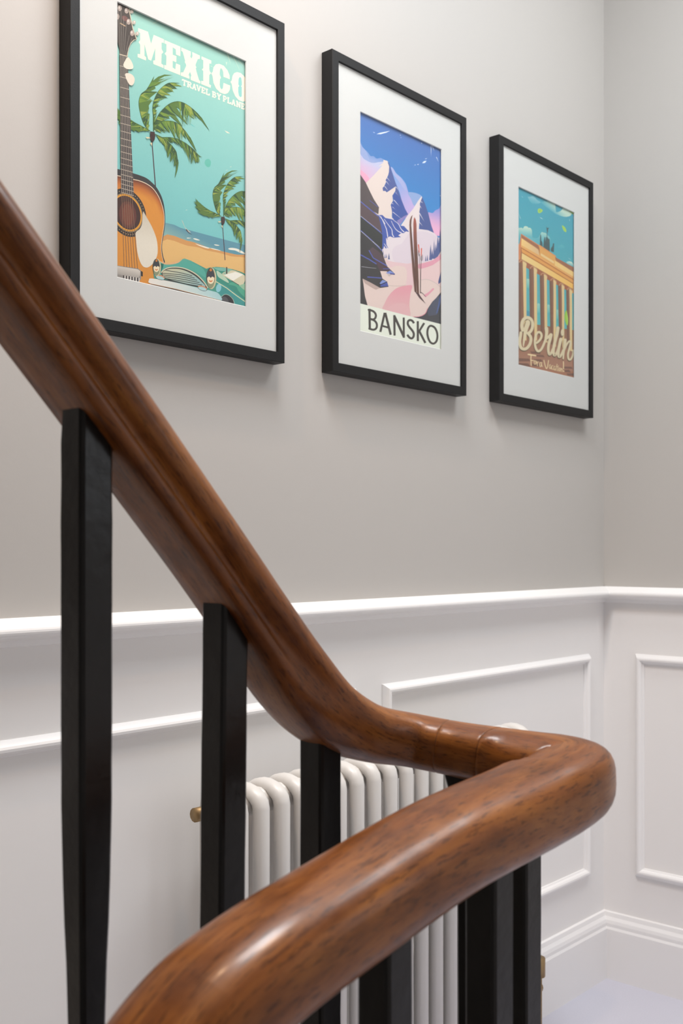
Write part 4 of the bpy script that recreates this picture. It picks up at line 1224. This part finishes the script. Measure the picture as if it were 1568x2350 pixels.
for st, w in (([(340, 1185), (515, 1215)], 34), ([(408, 1200), (402, 1320), (412, 1445)], 22), ([(395, 1322), (468, 1336)], 20),
              ([(500, 1330), (480, 1370), (490, 1420), (515, 1415), (520, 1360), (500, 1330)], 15), ([(540, 1345), (548, 1410), (560, 1460)], 16), ([(552, 1415), (565, 1370), (588, 1362)], 14),
              ([(650, 1385), (622, 1380), (610, 1430), (622, 1480), (645, 1470), (655, 1400)], 15), ([(662, 1375), (658, 1430), (675, 1480)], 15),
              ([(715, 1325), (735, 1420), (765, 1510), (785, 1525), (805, 1460), (825, 1330)], 20),
              ([(878, 1440), (852, 1435), (842, 1480), (852, 1525), (872, 1515), (882, 1450), (888, 1535)], 14),
              ([(935, 1455), (912, 1455), (902, 1500), (912, 1545), (940, 1540)], 14),
              ([(985, 1475), (962, 1470), (952, 1515), (962, 1560), (982, 1550), (990, 1480), (998, 1570)], 14),
              ([(1030, 1420), (1025, 1500), (1035, 1580)], 14), ([(1005, 1470), (1060, 1485)], 12), ([(1062, 1500), (1062, 1590)], 13), ([(1062, 1455), (1064, 1465)], 14),
              ([(1092, 1505), (1080, 1550), (1092, 1590), (1108, 1570), (1108, 1520), (1092, 1505)], 13), ([(1128, 1520), (1128, 1600)], 13), ([(1130, 1550), (1145, 1525), (1156, 1545), (1160, 1605)], 13),
              ([(1182, 1360), (1186, 1530)], 22), ([(1188, 1580), (1192, 1595)], 24)):
    t.line('M', st, w, SC, up=False, smooth=3)
t.build('lettering', pr)


# ------------------------------------------------------------------ banister
ban = tag(empty('stair_banister', (.70, .56, 0)), 'dark mahogany handrail turning back on itself over black balusters', 'banister')
BO = Vector((.70, .56, 0))
# centre line of the handrail: x, y, height relative to the eye, section scale, moulding depth
PATH = [  # + how far the underside is dropped, how flat the top is
    (-.30, .66, .915, 1.0, 1, 0, 0), (.10, .66, .497, 1.0, 1, 0, 0), (.26, .66, .330, 1.0, 1, 0, 0), (.434, .66, .150, 1.0, 1, 0, 0), (.565, .66, .011, 1.0, 1, 0, 0),
    (.625, .66, -.054, 1.0, .95, .10, 0), (.675, .66, -.106, 1.0, .55, .45, 0), (.718, .659, -.145, .97, .15, .45, 0), (.765, .655, -.170, .93, 0, .22, 0),
    (.810, .638, -.183, .90, 0, .10, .1), (.830, .602, -.190, .90, 0, .04, .2), (.838, .562, -.194, .96, 0, 0, .4), (.841, .526, -.197, 1.04, 0, 0, .6),
    (.841, .500, -.199, 1.12, 0, 0, .6), (.834, .480, -.201, 1.17, 0, 0, .6), (.812, .469, -.203, 1.20, 0, 0, .6), (.780, .466, -.206, 1.22, 0, 0, .5), (.740, .466, -.210, 1.22, 0, 0, .2),
    (.6285, .466, -.219, 1.22, 0, 0, 0), (.5236, .466, -.237, 1.22, 0, 0, 0), (.445, .466, -.253, 1.22, 0, 0, 0), (.395, .466, -.272, 1.22, 0, 0, 0), (.345, .466, -.310, 1.18, 0, 0, 0),
    (.25, .466, -.403, 1.12, .3, 0, 0), (.10, .466, -.560, 1.0, 1, 0, 0), (-.25, .466, -.925, 1.0, 1, 0, 0)]
P5 = catmull([p[:3] for p in PATH], 10)
S5 = catmull([(p[3], p[4], p[5]) for p in PATH], 10)
S6 = catmull([(p[6], 0, 0) for p in PATH], 10)

HALF_M = [(0, .0265), (.012, .026), (.022, .0225), (.030, .0160), (.0345, .0075), (.0345, .0005), (.0305, -.0045),
          (.0255, -.0065), (.0235, -.0095), (.0245, -.0125), (.0285, -.0145), (.0305, -.0175), (.0300, -.0215), (.0270, -.0250), (.0250, -.0262), (.0125, -.0262), (0, -.0262)]


def half_plain(flat):
    h = []
    for i in range(len(HALF_M)):
        a = math.pi / 2 - math.pi * i / (len(HALF_M) - 1)
        ca, sa = max(0, math.cos(a)), math.sin(a)
        e = 2 / (2.5 + (1.6 * flat if sa > 0 else 0))
        h.append((.0345 * (ca ** e), (.0275 if sa > 0 else .0262) * math.copysign(abs(sa) ** e, sa)))
    h[0], h[-1] = (0, .0275), (0, -.0262)
    return h


def section(m, drop=0.0, flat=0.0):
    h = [(a[0] * m + b[0] * (1 - m), a[1] * m + b[1] * (1 - m)) for a, b in zip(HALF_M, half_plain(max(0, flat)))]
    h = [(x, y if y > 0 else y * (1 + max(0, drop))) for x, y in h]
    return h + [(-x, y) for x, y in h[-2:0:-1]]


arcl = [0.0]
for i in range(1, len(P5)):
    arcl.append(arcl[-1] + (P5[i] - P5[i - 1]).length)


def frame_at(i):
    t = (P5[min(i + 1, len(P5) - 1)] - P5[max(i - 1, 0)]).normalized()
    side = t.cross(Vector((0, 0, 1))).normalized()
    return t, side, side.cross(t).normalized()


def curv(i):
    """signed plan curvature: positive when the turn centre lies on the +side"""
    a, b = max(i - 2, 0), min(i + 2, len(P5) - 1)
    s0, s1 = frame_at(a)[1], frame_at(b)[1]
    t0 = frame_at(i)[0]
    return -(s1 - s0).dot(t0) / max(1e-6, arcl[b] - arcl[a])


def rail_piece(i0, i1, name='rail_section', gap0=True, gap1=True):
    v, f, g = [], [], []
    idx = list(range(i0, i1 + 1))
    rows = []
    for q, i in enumerate(idx):
        t, sd, u = frame_at(i)
        sc, m = S5[i][0], min(1, max(0, S5[i][1]))
        ends = []
        if q == 0 and gap0:
            ends = [(.00015, .985), (.0012, 1.0)]
        elif q == len(idx) - 1 and gap1:
            ends = [(-.0012, 1.0), (-.00015, .985)]
        else:
            ends = [(0, 1)]
        for (off, k) in ends:
            rows.append((P5[i] + t * off, sd, u, sc * k, (m, S5[i][2], S6[i][0]), arcl[i] + off, curv(i)))
    prof_n = len(section(0))
    for (p, sd, u, sc, m, s, kv) in rows:
        for (a, b) in section(*m):
            if kv * a > 0 and abs(a * sc * kv) > .97:
                a = math.copysign(.97 / abs(kv) / sc, a)
            w = p + sd * a * sc + u * b * sc + Vector((0, 0, EYE)) - BO
            v.append(w)
            g.append((s, a, b))
    R = len(rows)
    for r in range(R - 1):
        for k in range(prof_n):
            j = (k + 1) % prof_n
            f.append((r * prof_n + k, r * prof_n + j, (r + 1) * prof_n + j, (r + 1) * prof_n + k))
    if gap0:
        f.append(tuple(range(prof_n)))
    if gap1:
        f.append(tuple(range(R * prof_n - 1, (R - 1) * prof_n - 1, -1)))
    o = mesh_obj(name, v, f, M_WOOD, ban, True)
    at = o.data.attributes.new('grain', 'FLOAT_VECTOR', 'POINT')
    at.data.foreach_set('vector', [c for q in g for c in q])
    bm = bmesh.new()
    bm.from_mesh(o.data)
    near = [q for q in bm.verts if (Vector((q.co.x, q.co.y)) + BO.xy - Vector((.795, .512))).length < .041]
    for _ in range(24):                      # blend the two tops into each other at the inside corner
        bmesh.ops.smooth_vert(bm, verts=near, factor=.5, use_axis_x=True, use_axis_y=True, use_axis_z=True)
    bm.to_mesh(o.data)
    bm.free()
    fix_normals(o)
    return o


def find(pred):
    return next(i for i in range(len(P5)) if pred(P5[i]))


j1 = find(lambda p: p.x > .8 and p.y < .612)
j2 = find(lambda p: p.x > .8 and p.y < .563)
j3 = next(i for i in range(j2, len(P5)) if P5[i].x < .405)
pieces = [rail_piece(0, j1), rail_piece(j1, j2), rail_piece(j2, j3, gap1=False), rail_piece(j3, len(P5) - 1, gap0=False)]
tag(pieces[0], 'moulded mahogany rail sloping down from upper left')
tag(pieces[1], 'short glossy rail piece between two cracked joints')
tag(pieces[2], 'rounded mahogany rail with a swept corner')
tag(pieces[3], 'rail end dipping out of view at bottom left')
# cracked glue lines at the joints
for k, (j, pc) in enumerate(((j1, pieces[1]), (j2, pieces[1]))):
    t, sd, u = frame_at(j)
    v, f = [], []
    prof = section(0, S5[j][2], S6[j][0])
    n = len(prof)
    for off in (-.0003, .0003):
        for (a, b) in prof:
            sc = S5[j][0] * .98
            v.append(P5[j] + t * off + sd * a * sc + u * b * sc + Vector((0, 0, EYE)) - BO)
    for i in range(n):
        f.append((i, (i + 1) % n, n + (i + 1) % n, n + i))
    f.append(tuple(range(n)))
    f.append(tuple(range(2 * n - 1, n - 1, -1)))
    fix_normals(mesh_obj('glue_joint', v, f, M_CRACK, pc))


def baluster(x, y, z0, z1, w=.029, taper=None, flare=0.0, lean=(0, 0), label=None):
    """square baluster with worn, rounded arrises; taper: list of (height fraction from top, width factor)"""
    taper = taper or [(0, 1), (1, 1)]
    rows = 28
    v, f = [], []
    c = .0035

    def width(t):
        for (a, wa), (b, wb) in zip(taper, taper[1:]):
            if a <= t <= b:
                k = (t - a) / (b - a)
                k = k * k * (3 - 2 * k)
                return wa + (wb - wa) * k
        return taper[-1][1]
    rnd = random.Random(int(x * 1000))
    for r in range(rows + 1):
        t = (r / rows) ** 1.0
        z = z1 + (z0 - z1) * t
        h = w / 2 * width(t) * (1 + rnd.uniform(-.012, .012))
        fl = flare * max(0, 1 - (z1 - z) / .09) ** 2
        q = [(-h + c, -h), (h - c, -h), (h - c * .4, -h + c * .4), (h, -h + c), (h, h - c), (h - c * .4, h - c * .4), (h - c, h), (-h + c, h),
             (-h + c * .4, h - c * .4), (-h, h - c), (-h, -h + c), (-h + c * .4, -h + c * .4)]
        for (a, b) in q:
            if b > 0:
                b += fl
            v.append(Vector((x + lean[0] * t + a, y + lean[1] * t + b, z)) - BO)
    n = 12
    for r in range(rows):
        for k in range(n):
            j = (k + 1) % n
            f.append((r * n + k, r * n + j, (r + 1) * n + j, (r + 1) * n + k))
    f.append(tuple(range(n)))
    f.append(tuple(range((rows + 1) * n - 1, rows * n - 1, -1)))
    o = fix_normals(mesh_obj('baluster', v, f, M_BLACK, ban))
    return o


def rail_z(x, y):
    i = min(range(len(P5)), key=lambda q: (P5[q].x - x) ** 2 + (P5[q].y - y) ** 2)
    return P5[i].z + EYE


baluster(.458, .66, 2 * RISE, rail_z(.458, .66) - .012, taper=[(0, .93), (.03, 1.0), (.33, 1.0), (.62, .72), (1, .6)])
baluster(.594, .66, RISE, rail_z(.594, .66) - .012, taper=[(0, 1), (.6, 1.0), (.8, .8), (1, .75)], lean=(-.012, 0))
baluster(.709, .66, RISE, rail_z(.709, .66) - .01)
baluster(.834, .575, 0, rail_z(.834, .575) - .01, flare=.02)
baluster(.835, .528, 0, rail_z(.838, .528) - .01)
baluster(.695, .468, 0, rail_z(.695, .468) - .012)
baluster(.568, .468, -RISE, rail_z(.568, .468) - .012)
baluster(.441, .468, -2 * RISE, rail_z(.441, .468) - .012)
baluster(.322, .66, 2 * RISE, rail_z(.322, .66) - .012)
baluster(.186, .66, 3 * RISE, rail_z(.186, .66) - .012)
baluster(.310, .468, -2 * RISE, rail_z(.310, .468) - .012)
baluster(.185, .468, -3 * RISE, rail_z(.185, .468) - .012)
